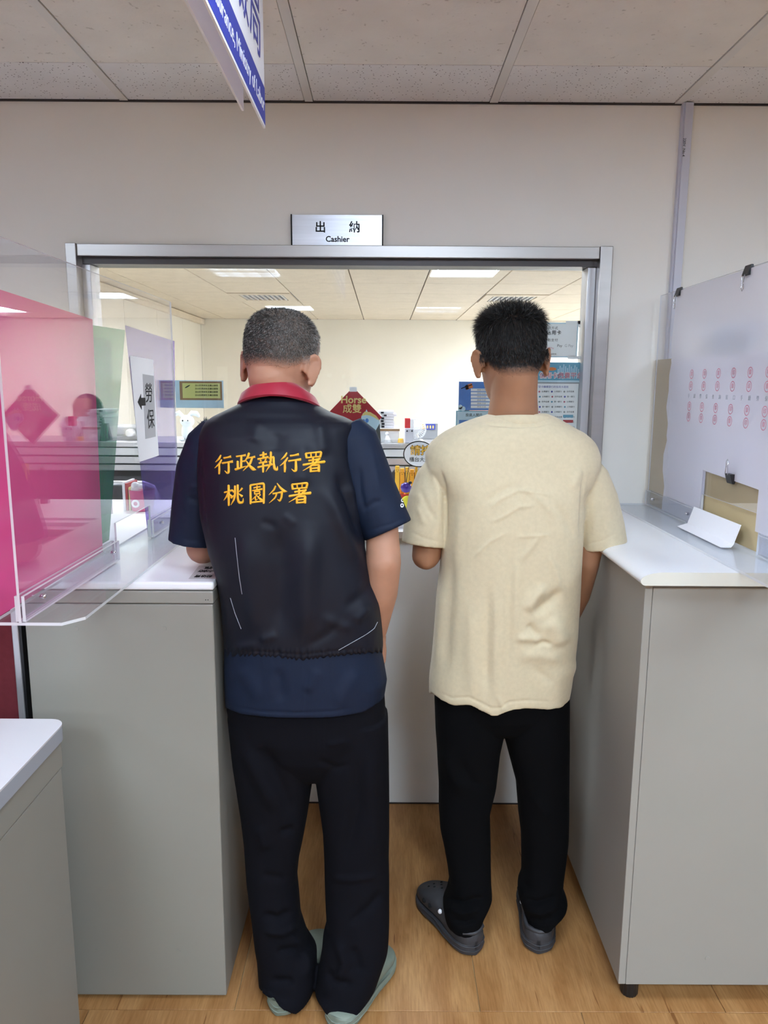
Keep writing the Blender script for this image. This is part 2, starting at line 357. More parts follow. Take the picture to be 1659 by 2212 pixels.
def fold(me, folds, back=True, wob=0.0):
    """raise ridges (+) and press creases (-) in a cloth along measured lines"""
    V = getV(me); Nn = normals(me); px, py = proj(V); P = np.stack([px, py], 1); d = np.zeros(len(V))
    facing = np.clip(-Nn[:, 1]*2+0.2, 0, 1) if back else np.ones(len(V))
    for pts, sig, amp in folds:
        q, t = seg_dist(P, pts); e_ = np.clip(np.minimum(t, 1-t)*3.5, 0, 1); d += amp*np.exp(-(q/sig)**2)*(e_*e_*(3-2*e_)*0.97+0.03)
    V = V + Nn*(d*facing)[:, None]
    setV(me, V)
def noise3(V, sc, seed):
    r = np.random.default_rng(seed); out = np.zeros(len(V))
    for k in range(7):
        f = r.normal(size=3)*np.array(sc); out += np.sin(V@f + r.uniform(0, 6.28))
    return out/7
def sring(cx, cy, z, a, b, n=2.4, seg=72):
    t = np.linspace(0, 2*PI, seg, endpoint=False); c, s = np.cos(t), np.sin(t)
    return np.stack([cx+a*np.sign(c)*np.abs(c)**(2/n), cy+b*np.sign(s)*np.abs(s)**(2/n), np.full(seg, z)], 1)
def body_rings(spec, n=2.4, seg=72, step=10, hem=None, hemrange=70):
    """spec rows: (py, x_left, x_right, depth_centre, half_depth), top to bottom"""
    A = np.array(spec, float); ys = np.arange(A[0, 0], A[-1, 0]+0.1, step); ys[-1] = A[-1, 0]
    rings = []
    for y in ys:
        xl, xr, Y, b = (np.interp(y, A[:, 0], A[:, k]) for k in (1, 2, 3, 4))
        p, q = at(xl, y, Y), at(xr, y, Y); r = sring((p.x+q.x)/2, Y, (p.z+q.z)/2, (q.x-p.x)/2, b, n, seg)
        rings.append((y, Y, b, r))
    if hem is not None:
        H = np.array(hem, float); y1 = ys[-1]; lastpx, lastpy = proj(rings[-1][3])
        delta = np.interp(lastpx, H[:, 0], H[:, 1]) - lastpy
        for y, Y, b, r in rings:
            s = np.clip((y-(y1-hemrange))/hemrange, 0, 1)
            if s <= 0: continue
            bk = np.clip((Y-r[:, 1])/b*1.5+0.6, 0, 1); px, py = proj(r)
            for i in range(len(r)):
                if bk[i] > 0: r[i, 2] += (at(px[i], py[i]+delta[i]*s*bk[i], r[i, 1]).z - r[i, 2])
    return [r for *_, r in rings]

# ================================================================== SETTING
Y_WALL, Z_CEIL = 2.60, 2.475
XL, XR, YB = -4.5, 4.5, -5.6
floor = tag(box('floor', (XL, YB, -0.06), (XR, Y_WALL, -0.004), W['kraft']), kind='structure')
# wood-look floor sheets laid in staggered rows
PW, PLEN, Y0 = 0.625, 0.958, 1.640
pm = MB().box((0.0008, 0.0008, -0.004), (PW-0.0008, PLEN-0.0008, 0.0)).mesh('plank', 0.0006, 1)
pm.materials.append(W['wood'])
row = 0
for ry in range(1, -8, -1):
    y = Y0 + (ry-1)*PLEN
    off = 0.254 if ry % 2 else 0.51
    for k in range(-8, 8):
        x = off + k*PW
        if x < XL or x+PW > XR: continue
        o = bpy.data.objects.new('floor_plank', pm); COL.objects.link(o); o.location = (x, y, 0); attach(o, floor)
# ceiling: slab, lay-in tiles, bars
GX = at(665, 220, Y_WALL).x+0.004; T = 0.600
ceil = tag(box('ceiling', (XL, YB, Z_CEIL+0.02), (XR, Y_WALL, Z_CEIL+0.08), W['charcoal']), kind='structure')
def tmesh(lx, ly, m, nm):
    me = MB().box((0.0148, 0.0015, 0), (lx-0.0148, ly-0.0015, 0.016)).mesh(nm, 0.001, 1); me.materials.append(m); return me
t_full, t_cut = tmesh(T, T, W['tile'], 'tile'), tmesh(T, 0.284, W['pin'], 'tile_cut')
lamp_cells = {(1, -0.984): 'white', (-2, -3.984): 'white', (-5, -2.784): 'white', (-2, -0.984): 'louvre', (1, -3.984): 'louvre', (4, -0.984): 'white',
              (-6, 0.816): 'white', (-3, 0.816): 'white', (0, 0.816): 'white', (3, 0.816): 'white'}
for k in range(-8, 8):
    x = GX + k*T
    if x < XL or x+T > XR: continue
    o = bpy.data.objects.new('ceiling_tile', t_cut); COL.objects.link(o); o.location = (x, 2.316, Z_CEIL); attach(o, ceil)
    for r in range(13):
        y = 1.716 - r*T
        if y < YB or any(abs(k-a) < 0.5 and abs(y+0.3-b) < 0.2 for a, b in lamp_cells): continue
        o = bpy.data.objects.new('ceiling_tile', t_full); COL.objects.link(o); o.location = (x, y, Z_CEIL); attach(o, ceil)
bm_ = MB().box((-0.013, YB, Z_CEIL-0.003), (0.013, Y_WALL-0.003, Z_CEIL+0.02)).mesh('bar'); bm_.materials.append(W['bar'])
for k in range(-7, 8):
    o = bpy.data.objects.new('ceiling_bar', bm_); COL.objects.link(o); o.location = (GX+k*T, 0, 0); attach(o, ceil)
def troffer(x, y, z, lx, ly, kind, name, label, group, glow, cells=(4, 4), tilefr=0.03):
    t = tag(empty(name, (x+lx/2, y+ly/2, z)), label, 'light', group)
    e = tilefr
    for a, b in (((x, y), (x+lx, y+e)), ((x, y+ly-e), (x+lx, y+ly)), ((x, y+e), (x+e, y+ly-e)), ((x+lx-e, y+e), (x+lx, y+ly-e))):
        MB().box((a[0], a[1], z-0.004), (b[0], b[1], z+0.016)).build('trim_edge', W['white'], t)
    if kind == 'white':
        box('diffuser', (x+e, y+e, z+0.002), (x+lx-e, y+ly-e, z+0.008), glow, t)
    else:
        box('glow_panel', (x+e, y+e, z+0.012), (x+lx-e, y+ly-e, z+0.018), glow, t)
        for i in range(1, cells[0]):
            q = x+e+(lx-2*e)*i/cells[0]; box('louvre_blade', (q-0.004, y+e, z-0.03), (q+0.004, y+ly-e, z+0.012), W['chrome'], t)
        for i in range(1, cells[1]):
            q = y+e+(ly-2*e)*i/cells[1]; box('louvre_blade', (x+e, q-0.004, z-0.03), (x+lx-e, q+0.004, z+0.012), W['chrome'], t)
    return t
where = {(1, -0.984): 'behind the two men, second row', (-2, -3.984): 'at the far left end of the hall', (-5, -2.784): 'over the outer left of the hall', (-2, -0.984): 'behind the left counter, second row',
         (1, -3.984): 'at the far middle of the hall', (4, -0.984): 'beyond the right counter, second row', (-6, 0.816): 'far left beyond the pink sheet', (-3, 0.816): 'over the left desk, first row', (0, 0.816): 'straight above the two men, first row', (3, 0.816): 'far right of the first row'}
for (k, yc), kd in lamp_cells.items():
    troffer(GX+k*T, yc-0.3, Z_CEIL, T, T, kd, 'ceiling_light', ('white diffuser' if kd == 'white' else 'chrome louvred')+' ceiling light '+where[(k, yc)], 'lights of the front hall', W['lamp0' if yc > 0 else 'lamp' if kd == 'white' else 'lamp2'])
# walls of the hall
for nm, lo, hi in (('wall_left', (XL-0.1, YB, 0), (XL, Y_WALL, Z_CEIL)), ('wall_right', (XR, YB, 0), (XR+0.1, Y_WALL, Z_CEIL)), ('wall_rear', (XL, YB-0.1, 0), (XR, YB, Z_CEIL))):
    tag(box(nm, lo, hi, W['hall']), kind='structure')
# wall with the cashier window
WX0, WX1 = at(150, 700, Y_WALL).x+0.010, at(1312, 700, Y_WALL).x
WZ1, WZ0 = at(829, 531, Y_WALL).z, 1.03
wb = MB()
for lo, hi in (((XL, Y_WALL, 0), (WX0+0.02, Y_WALL+0.12, Z_CEIL)), ((WX1-0.02, Y_WALL, 0), (XR, Y_WALL+0.12, Z_CEIL)), ((WX0+0.02, Y_WALL, WZ1-0.02), (WX1-0.02, Y_WALL+0.12, Z_CEIL)), ((WX0+0.02, Y_WALL, 0), (WX1-0.02, Y_WALL+0.12, WZ0))):
    wb.box(lo, hi)
tag(wb.build('wall_front', W['wall']), kind='structure')
tag(box('trim_1', (XL, Y_WALL-0.006, Z_CEIL-0.006), (XR, Y_WALL, Z_CEIL+0.002), W['darksteel']), kind='structure')
# ---------------- window: frame, channel, panes, sill
win = tag(empty('window_1', ((WX0+WX1)/2, Y_WALL, WZ0)), kind='structure')
fw = 0.042
box('frame_post', (WX0, Y_WALL-0.022, WZ0), (WX0+fw*0.85, Y_WALL+0.05, WZ1), W['steel'], win, 0.002)
box('frame_post', (WX1-fw, Y_WALL-0.022, WZ0), (WX1, Y_WALL+0.05, WZ1), W['steel'], win, 0.002)
box('frame_head', (WX0+fw*0.85, Y_WALL-0.014, WZ1-0.040), (WX1-fw, Y_WALL+0.05, WZ1-0.001), W['steel'], win, 0.002)
box('head_channel', (WX0+fw, Y_WALL+0.012, WZ1-0.062), (WX1-fw, Y_WALL+0.10, WZ1-0.040), W['darksteel'], win)  # channel coloured dark to carry the shade below the head bar
for x0, x1 in ((WX0+fw*0.85, WX0+fw*0.85+0.03), (WX1-fw-0.028, WX1-fw)):
    box('side_channel', (x0, Y_WALL+0.02, WZ0), (x1, Y_WALL+0.10, WZ1-0.062), W['alu'], win, 0.002)
GY = Y_WALL+0.055
xm = (WX0+WX1)/2
box('pane', (WX0+fw, GY, WZ0+0.05), (WX1-fw, GY+0.006, WZ1-0.045), W['glass'], win)
# sill: white tracks under the glass
for i, (y0, y1, z0, z1) in enumerate(((Y_WALL-0.05, Y_WALL+0.005, 1.035, 1.062), (Y_WALL+0.005, Y_WALL+0.05, 1.035, 1.076), (Y_WALL+0.05, Y_WALL+0.13, 1.035, 1.085))):
    box('sill_track', (WX0+0.02, y0, z0), (WX1-0.02, y1, z1), W['alu'] if i == 0 else W['white'], win, 0.002)
# grey panel that closes the wall below the window
tag(box('trim_2', (at(560, 1700, Y_WALL).x, Y_WALL-0.012, 0.0), (at(1260, 1700, Y_WALL).x, Y_WALL, 1.035), W['wpanel']), kind='structure')
tag(box('baseboard_front', (-0.4, Y_WALL-0.016, 0.0), (0.6, Y_WALL-0.012, 0.004), W['darksteel']), kind='structure')
# cable duct
dx0, dx1 = at(1473, 260, Y_WALL).x, at(1491, 260, Y_WALL).x
dt = tag(empty('cable_duct', ((dx0+dx1)/2, Y_WALL, 0)), 'white plastic cable duct running up the wall right of the window', 'cable duct')
box('duct_base', (dx0-0.006, Y_WALL-0.018, 1.15), (dx1, Y_WALL, Z_CEIL-0.002), W['duct'], dt, 0.001)
box('duct_cover', (dx0, Y_WALL-0.026, 1.15), (dx1-0.001, Y_WALL-0.018, Z_CEIL-0.004), W['duct'], dt, 0.0015)
tp = at(1473, 318, Y_WALL-0.027)
text('duct_print', '220V  No.4', 0.012, W['ink'], (tp.x+0.007, Y_WALL-0.0266, tp.z), ((0, 0, -1), (1, 0, 0)), dt)

# ================================================================== OFFICE BEHIND THE GLASS
OZ, OYB, OXL, OXR = 2.32, 9.0, at(437, 800, 9.0).x, 3.4
tag(box('wall_office_back', (OXL, OYB, 0), (OXR, OYB+0.1, OZ), W['cream']), kind='structure')
owl = tag(box('wall_office_left', (OXL-0.1, Y_WALL+0.12, 0), (OXL-0.012, OYB, OZ), W['cream']), kind='structure')
for k in range(7):
    y0 = Y_WALL+0.13+k*0.91
    box('wall_panel', (OXL-0.012, y0+0.004, 0), (OXL, min(y0+0.906, OYB-0.002), OZ), W['cream'], owl, 0.003)
tag(box('wall_office_right', (OXR, Y_WALL+0.12, 0), (OXR+0.1, OYB, OZ), W['cream']), kind='structure')
tag(box('floor_office', (OXL, Y_WALL+0.12, -0.06), (OXR, OYB, 0.0), W['greyedge']), kind='structure')
oc = tag(box('ceiling_office', (OXL, Y_WALL+0.12, OZ+0.015), (OXR, OYB, OZ+0.06), W['charcoal']), kind='structure')
OTX, OTY = 0.545, 0.64
otm = MB().box((0.004, 0.004, 0), (OTX-0.004, OTY-0.004, 0.015)).mesh('office_tile', 0.002, 1); otm.materials.append(W['otile'])
ogx = at(754.6, 593, 1).x  # direction only
o0 = at(754.6, 593, 5.3).x
oy0 = OYB - 10*OTY
ocells = {(2, 2): 'white', (-2, 1): 'white', (0, 1): 'white', (5, 5): 'white', (5, 8): 'white', (-3, 2): 'white'}  # added lamps, kept out of view, to brighten the office and its back wall
vents = {(-2, 6), (2, 6)}
for k in range(-4, 8):
    x = o0 + k*OTX
    if x < OXL-0.5 or x+OTX > OXR: continue
    for r in range(0, 10):
        y = oy0 + r*OTY
        if y < Y_WALL+0.12: continue
        if (k, r) in ocells:
            troffer(x, y, OZ, OTX, OTY, ocells[(k, r)], 'added_office_light', ('added unseen louvred light' if ocells[(k, r)] == 'louvre' else 'added unseen white light') + ' in the office ceiling, row %s from the window' % ('first second third fourth fifth sixth seventh eighth ninth tenth'.split()[r]) + (' on the left' if k < -1 else ' on the right' if k > 1 else ' in the middle'), 'added lights of the office', W['lampo' if r > 3 else 'lampn'])
        elif (k, r) in vents:
            t = tag(empty('air_vent', (x+OTX/2, y+OTY/2, OZ)), 'slatted air vent in the office ceiling on the '+('left' if k < 0 else 'right'), 'vent', 'air vents of the office')
            box('vent_back', (x+0.01, y+0.01, OZ+0.008), (x+OTX-0.01, y+OTY-0.01, OZ+0.014), W['greyp'], t)
            for a, b in (((x+0.01, y+0.01), (x+OTX-0.01, y+0.12)), ((x+0.01, y+OTY-0.12), (x+OTX-0.01, y+OTY-0.01)), ((x+0.01, y+0.12), (x+0.08, y+OTY-0.12)), ((x+OTX-0.08, y+0.12), (x+OTX-0.01, y+OTY-0.12))):
                MB().box((a[0], a[1], OZ-0.006), (b[0], b[1], OZ+0.008)).build('vent_frame', W['otile'], t)
            for q in range(9):
                xx = x+0.10+q*(OTX-0.2)/8; MB().box((xx-0.008, y+0.12, OZ-0.004), (xx+0.008, y+OTY-0.12, OZ+0.004)).build('vent_slat', W['bar'], t)
        else:
            o = bpy.data.objects.new('office_ceiling_tile', otm); COL.objects.link(o); o.location = (x, y, OZ); attach(o, oc)
tag(box('trim_3', (OXL, Y_WALL+0.13, OZ-0.07), (OXL+0.05, OYB, OZ-0.005), W['otile'], None, 0.01), kind='structure')
# inner counter under the glass
ict = tag(empty('cashier_counter', (0, 2.9, 0)), 'white counter inside the cashier window', 'counter')
box('worktop', (OXL+0.02, Y_WALL+0.125, 1.045), (1.6, 3.15, 1.075), W['white'], ict, 0.004)
box('body', (OXL+0.06, Y_WALL+0.14, 0.0), (1.58, 3.10, 1.045), W['panel'], ict)
# long shelf unit with steel-edged rails
SY = 3.50; sz = at(900, 958, SY).z
sh = tag(empty('back_shelf', (0, SY, 0)), 'long grey shelf unit with steel-edged rails behind the cashier counter', 'shelf')
zr = [at(829, q, SY).z for q in (958, 969, 971, 987, 990, 1005)]
box('shelf_top', (OXL+0.05, SY, zr[1]), (2.3, SY+0.40, zr[0]), W['alu'], sh, 0.002)
box('rail', (OXL+0.05, SY+0.004, zr[3]), (2.3, SY+0.03, zr[2]), W['white'], sh, 0.003)
box('rail', (OXL+0.05, SY+0.004, zr[5]), (2.3, SY+0.03, zr[4]), W['alu'], sh, 0.003)
box('rail', (OXL+0.05, SY+0.012, zr[5]-0.035), (2.3, SY+0.03, zr[5]-0.006), W['alu'], sh, 0.003)
box('lower_panel', (OXL+0.05, SY+0.05, 0.0), (2.3, SY+0.38, zr[1]), W['charcoal'], sh)
SZ = zr[0]
SZ0 = SZ
# ---- things on the shelf
def bx(px0, py0, px1, py1, Y):
    a, b = at(px0, py1, Y), at(px1, py0, Y); return a.x, b.x, a.z, b.z
# stack of papers
x0, x1, z0, z1 = bx(820, 888, 853, 924, SY+0.12)
st = tag(empty('shelf_box', ((x0+x1)/2, SY+0.2, SZ)), 'flat pale box under the paper stack behind the window', 'box')
box('box_body', (x0-0.005, SY+0.06, SZ+0.001), (x1+0.02, SY+0.34, z0), W['white'], st, 0.003); box('box_lip', (x0-0.008, SY+0.055, z0-0.012), (x1+0.023, SY+0.06, z0-0.001), W['brown'], st)
n = 6
wrd = ['bottom', 'second from the bottom', 'third from the bottom', 'third from the top', 'second from the top', 'topmost']
for i in range(n):
    za = z0+0.001+(z1-z0)*i/n; zb = z0-0.0005+(z1-z0)*(i+1)/n; j = random.uniform(-0.008, 0.008)
    q = MB()
    for s_ in range(4):
        zz = za+(zb-za)*s_/4; q.box((x0+j+random.uniform(-.003, .003), SY+0.09, zz+0.0006), (x1+j, SY+0.29, zz+(zb-za)/4), 0)
    o = tag(q.build('paper_bundle', W['paper']), 'bundle of white forms, %s of the stack behind the window' % wrd[i], 'papers', 'bundles in the paper stack')
    box('binder_mark', (x0+j+0.012, SY+0.086, (za+zb)/2-0.004), (x0+j+0.026, SY+0.09, (za+zb)/2+0.004), W['ink'], o)
# black easel frame
a = at(806, 948, SY-0.02); b = at(823, 907, SY-0.02)
e1 = tag(empty('picture_easel', (a.x, SY+0.02, SZ)), 'small black easel-backed frame on the shelf right of the red diamond', 'frame')
MB().prism([(a.x, SY+0.03, SZ+0.001), (b.x, SY+0.03, SZ+0.001), (b.x-0.008, SY+0.06, b.z), (a.x+0.022, SY+0.06, b.z)], (0, 0.008, 0)).build('frame_board', W['black'], e1)
MB().prism([(a.x+0.004, SY+0.068, SZ+0.001), (a.x+0.02, SY+0.068, SZ+0.001), (a.x+0.02, SY+0.069, b.z-0.03)], (0, 0.05, 0)).build('rear_strut', W['black'], e1)
# electric fan with white cage + red carton in front
p = at(898, 927, SY+0.12); fn = tag(empty('desk_fan', (p.x, p.y, SZ)), 'small white desk fan on the shelf behind the red carton', 'fan')
rr = 0.048
cg = MB()
for k in range(14):
    an = PI*k/14; cg.tube([(p.x+rr*math.cos(t)*math.cos(an), p.y+0.03*math.sin(t), p.z+rr*math.cos(t)*math.sin(an)) for t in np.linspace(-PI/2, PI/2, 7)], 0.0016, 6)
    cg.tube([(p.x-rr*math.cos(t)*math.cos(an), p.y+0.03*math.sin(t), p.z-rr*math.cos(t)*math.sin(an)) for t in np.linspace(-PI/2, PI/2, 7)], 0.0016, 6)
cg.build('cage', W['white'], fn, smooth=True)
MB().tube([(p.x+rr*math.cos(t), p.y, p.z+rr*math.sin(t)) for t in np.linspace(0, 2*PI, 25)], 0.004, 8, round_ends=False).build('cage_rim', W['white'], fn, smooth=True)
MB().tube([(p.x, p.y-0.01, p.z), (p.x, p.y+0.05, p.z)], [0.02, 0.024], 14).build('motor', W['white'], fn, smooth=True)
MB().tube([(p.x, p.y+0.02, p.z-0.04), (p.x, p.y+0.02, SZ+0.01)], 0.008, 10).build('stem', W['white'], fn, smooth=True)
MB().loft([sring(p.x, p.y+0.02, SZ+0.001, 0.04, 0.04, 2, 20), sring(p.x, p.y+0.02, SZ+0.012, 0.034, 0.034, 2, 20)]).build('base', W['white'], fn, smooth=30)
x0, x1, z0, z1 = bx(875, 905, 895, 952, SY-0.03)
ca = tag(empty('tape_dispenser', ((x0+x1)/2, SY+0.04, SZ)), 'pale grey dispenser with red and cream carton on top in front of the fan', 'dispenser')
box('body', (x0, SY+0.015, SZ+0.001), (x1, SY+0.07, z0+(z1-z0)*0.55), W['duct'], ca, 0.004)
box('red_side', (x0, SY+0.02, z0+(z1-z0)*0.55), ((x0+x1)/2+0.004, SY+0.06, z1), W['redbox'], ca, 0.001)
box('cream_side', ((x0+x1)/2+0.004, SY+0.02, z0+(z1-z0)*0.55), (x1, SY+0.06, z1-0.002), W['paper'], ca, 0.001)
for q in (0.25, 0.8): MB().ell((x0+(x1-x0)*q, SY+0.014, z0+(z1-z0)*0.42), (0.004, 0.002, 0.004), 10, 6).build('knob', W['ink'], ca, smooth=True)
# yellow and blue label strip
x0, x1, z0, z1 = bx(906, 915, 946, 928, SY+0.3)
lb = tag(empty('label_strip', ((x0+x1)/2, SY+0.3, SZ)), 'grey box with yellow and blue label strip at the back of the shelf', 'box')
box('box_body', (x0, SY+0.3, SZ+0.001), (x1, SY+0.36, z1), W['greyp'], lb, 0.002)
box('yellow_label', (x0, SY+0.298, z0), (x0+(x1-x0)*0.28, SY+0.2995, z1-0.002), W['yellow'], lb); box('blue_label', (x0+(x1-x0)*0.34, SY+0.298, z0), (x0+(x1-x0)*0.86, SY+0.2995, z1-0.002), W['blueink'], lb)
for q in range(3): box('label_mark', (x0+(x1-x0)*(0.4+q*0.15), SY+0.297, z0+0.006), (x0+(x1-x0)*(0.48+q*0.15), SY+0.298, z1-0.01), W['goldink'], lb)
# white figurine + tray
p = at(838, 940, SY+0.02); fg = MB(); fg.loft([sring(p.x, p.y+0.03, SZ+0.001, 0.02, 0.014, 2, 16), sring(p.x-0.002, p.y+0.03, SZ+0.02, 0.012, 0.01, 2, 16), sring(p.x-0.004, p.y+0.03, SZ+0.035, 0.006, 0.006, 2, 16)]); fg.ell((p.x-0.004, p.y+0.03, SZ+0.042), (0.009, 0.008, 0.009), 12, 8)
tag(fg.build('white_figurine', W['white'], smooth=True), 'tiny white ceramic figurine on the shelf below the paper stack', 'figurine')
x0, x1, z0, z1 = bx(818, 950, 872, 966, SY-0.08)
tr = tag(empty('pen_tray', ((x0+x1)/2, SY-0.06, z0)), 'clear pen tray hooked on the shelf front between the men', 'tray')
for lo, hi in (((x0, SY-0.09, z0), (x1, SY-0.001, z0+0.004)), ((x0, SY-0.09, z0), (x1, SY-0.086, z1)), ((x0, SY-0.086, z0+0.004), (x0+0.003, SY-0.001, z1)), ((x1-0.003, SY-0.086, z0+0.004), (x1, SY-0.001, z1))):
    MB().box(lo, hi).build('tray_wall', W['plate_acr'], tr)
p = at(866, 944, SY); cgo = MB().loft([sring(p.x, SY+0.05, SZ+0.001, 0.014, 0.014, 2, 16), sring(p.x, SY+0.05, SZ+0.02, 0.012, 0.012, 2, 16)]); tag(cgo.build('yellow_jar', W['yellow'], smooth=40), 'small yellow jar beside the grey dispenser', 'jar')
# rabbit plush on the shelf, left
p = at(404, 920, SY+0.1); rb = tag(empty('rabbit_plush', (p.x, p.y, SZ)), 'white plush rabbit with floppy ear on the shelf left of the vest wearer', 'plush toy')
MB().ell((p.x, p.y, SZ+0.0434), (0.027, 0.026, 0.045), 22, 14).build('body', W['rabbit'], rb, smooth=True)
MB().ell((p.x+0.0030, p.y-0.0029, SZ+0.0945), (0.034, 0.031, 0.029), 24, 14).build('head', W['rabbit'], rb, smooth=True)
MB().tube([(p.x+0.0090, p.y, SZ+0.1155), (p.x+0.0263, p.y, SZ+0.1330), (p.x+0.0488, p.y-0.0036, SZ+0.1302), (p.x+0.0585, p.y-0.0058, SZ+0.1204)], [0.009, 0.012, 0.013, 0.009], 14, 0.6).build('ear', W['rabbit'], rb, smooth=True)
MB().tube([(p.x-0.0165, p.y, SZ+0.1155), (p.x-0.0375, p.y, SZ+0.1344), (p.x-0.0540, p.y-0.0036, SZ+0.1260)], [0.009, 0.012, 0.009], 14, 0.6).build('ear', W['rabbit'], rb, smooth=True)
for s_ in (-1, 1):
    MB().ell((p.x+s_*0.012, p.y-0.0302, SZ+0.0980), (0.004, 0.003, 0.005), 10, 6).build('eye', W['black'], rb, smooth=True); MB().ell((p.x+s_*0.022, p.y-0.0216, SZ+0.0105), (0.012, 0.016, 0.010), 14, 8).build('foot', W['rabbit'], rb, smooth=True)
# dark plant
p = at(446, 935, SY+0.2); pl = tag(empty('potted_plant', (p.x, p.y, SZ)), 'dark bushy little plant in a grey pot beside the white rabbit', 'plant')
MB().loft([sring(p.x, p.y, SZ+0.001, 0.03, 0.03, 2, 18), sring(p.x, p.y, SZ+0.04, 0.036, 0.036, 2, 18)]).build('pot', W['greymetal'], pl, smooth=40)
lf = MB()
for k in range(110):
    th, ph = random.uniform(0, 2*PI), random.uniform(0.05, 1.45); d = np.array((math.cos(th)*math.sin(ph), math.sin(th)*math.sin(ph), math.cos(ph))); c = np.array((p.x, p.y, SZ+0.045)); L_ = random.uniform(0.045, 0.075)
    sd = np.cross(d, (0.3, 0.2, 0.9)); sd = sd/np.linalg.norm(sd)*0.006; lf.add([c+d*0.01, c+d*L_*0.6+sd, c+d*L_, c+d*L_*0.6-sd], [(0, 1, 2, 3)])
lf.build('leaves', W['leaf'], pl)['kind'] = 'stuff'
# grey machine left
x0, x1, z0, z1 = bx(236, 921, 300, 957, SY+0.12); gm = tag(empty('label_printer', ((x0+x1)/2, SY+0.2, SZ)), 'grey office machine with a round knob on the far left of the shelf', 'machine')
box('body', (x0, SY+0.1, SZ+0.001), (x1, SY+0.32, z1), W['greymetal'], gm, 0.012, 3); box('slot', (x0+0.01, SY+0.096, SZ+0.02), (x1-0.05, SY+0.1, SZ+0.03), W['black'], gm); MB().tube([(x1-0.03, SY+0.07, z1-0.03), (x1-0.03, SY+0.1, z1-0.03)], 0.02, 16).build('knob', W['alu'], gm, smooth=True)
# ---- things on the inner counter
TY = 2.92; CZ = 1.075
x0, x1, z0, z1 = bx(852, 1062, 905, 1104, TY)
fr_ = tag(empty('fries_toy', ((x0+x1)/2, TY+0.03, CZ)), 'yellow smiling fries toys standing in a red carton inside the window', 'toy')
cz1 = z1-0.012
MB().prism([(x0+0.006, TY, CZ+0.001), (x1-0.006, TY, CZ+0.001), (x1, TY, cz1), (x0, TY, cz1)], (0, 0.05, 0)).build('carton', W['redbox'], fr_, 0.002)
text('carton_mark', 'a.', 0.03, W['paper'], (x0+0.024, TY-0.001, CZ+0.022), FACE, fr_, bold=0.001)
for k in range(5):
    fx = x0+0.002+k*(x1-x0-0.018)/4; top = at(852, 1007+[0, 6, 3, 8, 2][k], TY).z
    fy = box('fry', (fx, TY+0.008+0.012*(k % 2), CZ+0.02), (fx+0.017, TY+0.022+0.012*(k % 2), top), W['yellow'], fr_, 0.003)
    for s_ in (-1, 1): box('eye_dot', (fx+0.0085+s_*0.004-0.001, TY+0.0072+0.012*(k % 2), top-0.018), (fx+0.0085+s_*0.004+0.001, TY+0.008+0.012*(k % 2), top-0.015), W['ink'], fy)
    box('mouth', (fx+0.006, TY+0.0072+0.012*(k % 2), top-0.024), (fx+0.011, TY+0.008+0.012*(k % 2), top-0.0225), W['ink'], fy)
bl = tag(empty('bell_charm', tuple(at(877, 1050, TY-0.03))), 'purple bell charm on a dark cord hanging in front of the fries toy', 'charm')
pb = at(877, 1053, TY-0.03)
MB().loft([sring(pb.x, pb.y, pb.z-0.020, 0.006, 0.006, 2, 20), sring(pb.x, pb.y, pb.z-0.016, 0.017, 0.017, 2, 20), sring(pb.x, pb.y, pb.z, 0.022, 0.022, 2, 20), sring(pb.x, pb.y, pb.z+0.013, 0.019, 0.019, 2, 20), sring(pb.x, pb.y, pb.z+0.02, 0.006, 0.006, 2, 20)]).build('bell', W['purple'], bl, smooth=True)
tp = at(880, 1008, TY-0.03)
for s_ in (-0.010, 0.006): MB().tube([(pb.x, pb.y, pb.z+0.018), (tp.x+s_, pb.y, tp.z)], 0.0012, 6).build('cord', W['black'], bl, smooth=True)
MB().ell((pb.x+0.016, pb.y-0.008, pb.z+0.02), (0.008, 0.005, 0.006), 10, 6).build('bow', W['black'], bl, smooth=True)
# yellow-green cushion ball behind the bell
pk = at(880, 1066, TY-0.012); tag(MB().ell((pk.x, TY-0.018, CZ+0.031), (0.026, 0.014, 0.030), 18, 12).build('yellow_plush', MATS.get('lime') or mat('lime', (226, 220, 60), 0.8), smooth=True), 'small lime yellow plush leaning on the red carton', 'plush toy')
# black phone holder
x0, x1, z0, z1 = bx(843, 1015, 853, 1070, TY+0.09); MBx = MB().prism([(x0-0.012, TY+0.09, CZ+0.001), (x1, TY+0.09, CZ+0.001), (x1, TY+0.11, z1), (x0, TY+0.11, z1-0.02)], (0, 0.03, 0)); tag(MBx.build('card_reader', W['black'], bevel=0.003), 'black card reader standing left of the fries toy', 'card reader')
# oval sign on a stand
po = at(905, 981, TY-0.06); ov = tag(empty('oval_sign', (po.x, po.y, CZ)), 'white oval sign with yellow characters on a stand inside the window', 'sign')
oa, ob = 0.061, 0.051
ring = [(po.x+oa*math.cos(t), po.y, po.z+ob*math.sin(t)) for t in np.linspace(0, 2*PI, 40, endpoint=False)]; ring2 = [(po.x+(oa-.004)*math.cos(t), po.y-0.0008, po.z+(ob-.004)*math.sin(t)) for t in np.linspace(0, 2*PI, 40, endpoint=False)]
MB().prism(ring, (0, 0.004, 0)).build('border', W['ink'], ov); MB().prism(ring2, (0, 0.0008, 0)).build('face', W['paper'], ov)
text('sign_outline', '請按', 0.040, W['ink'], (po.x+0.006, po.y-0.0012, po.z+0.012), FACE, ov, bold=0.0017); text('sign_text', '請按', 0.040, W['yellow'], (po.x+0.006, po.y-0.0018, po.z+0.012), FACE, ov, bold=0.0002)
text('sign_line', '櫃台大道', 0.020, W['ink'], (po.x+0.002, po.y-0.0014, po.z-0.022), FACE, ov)
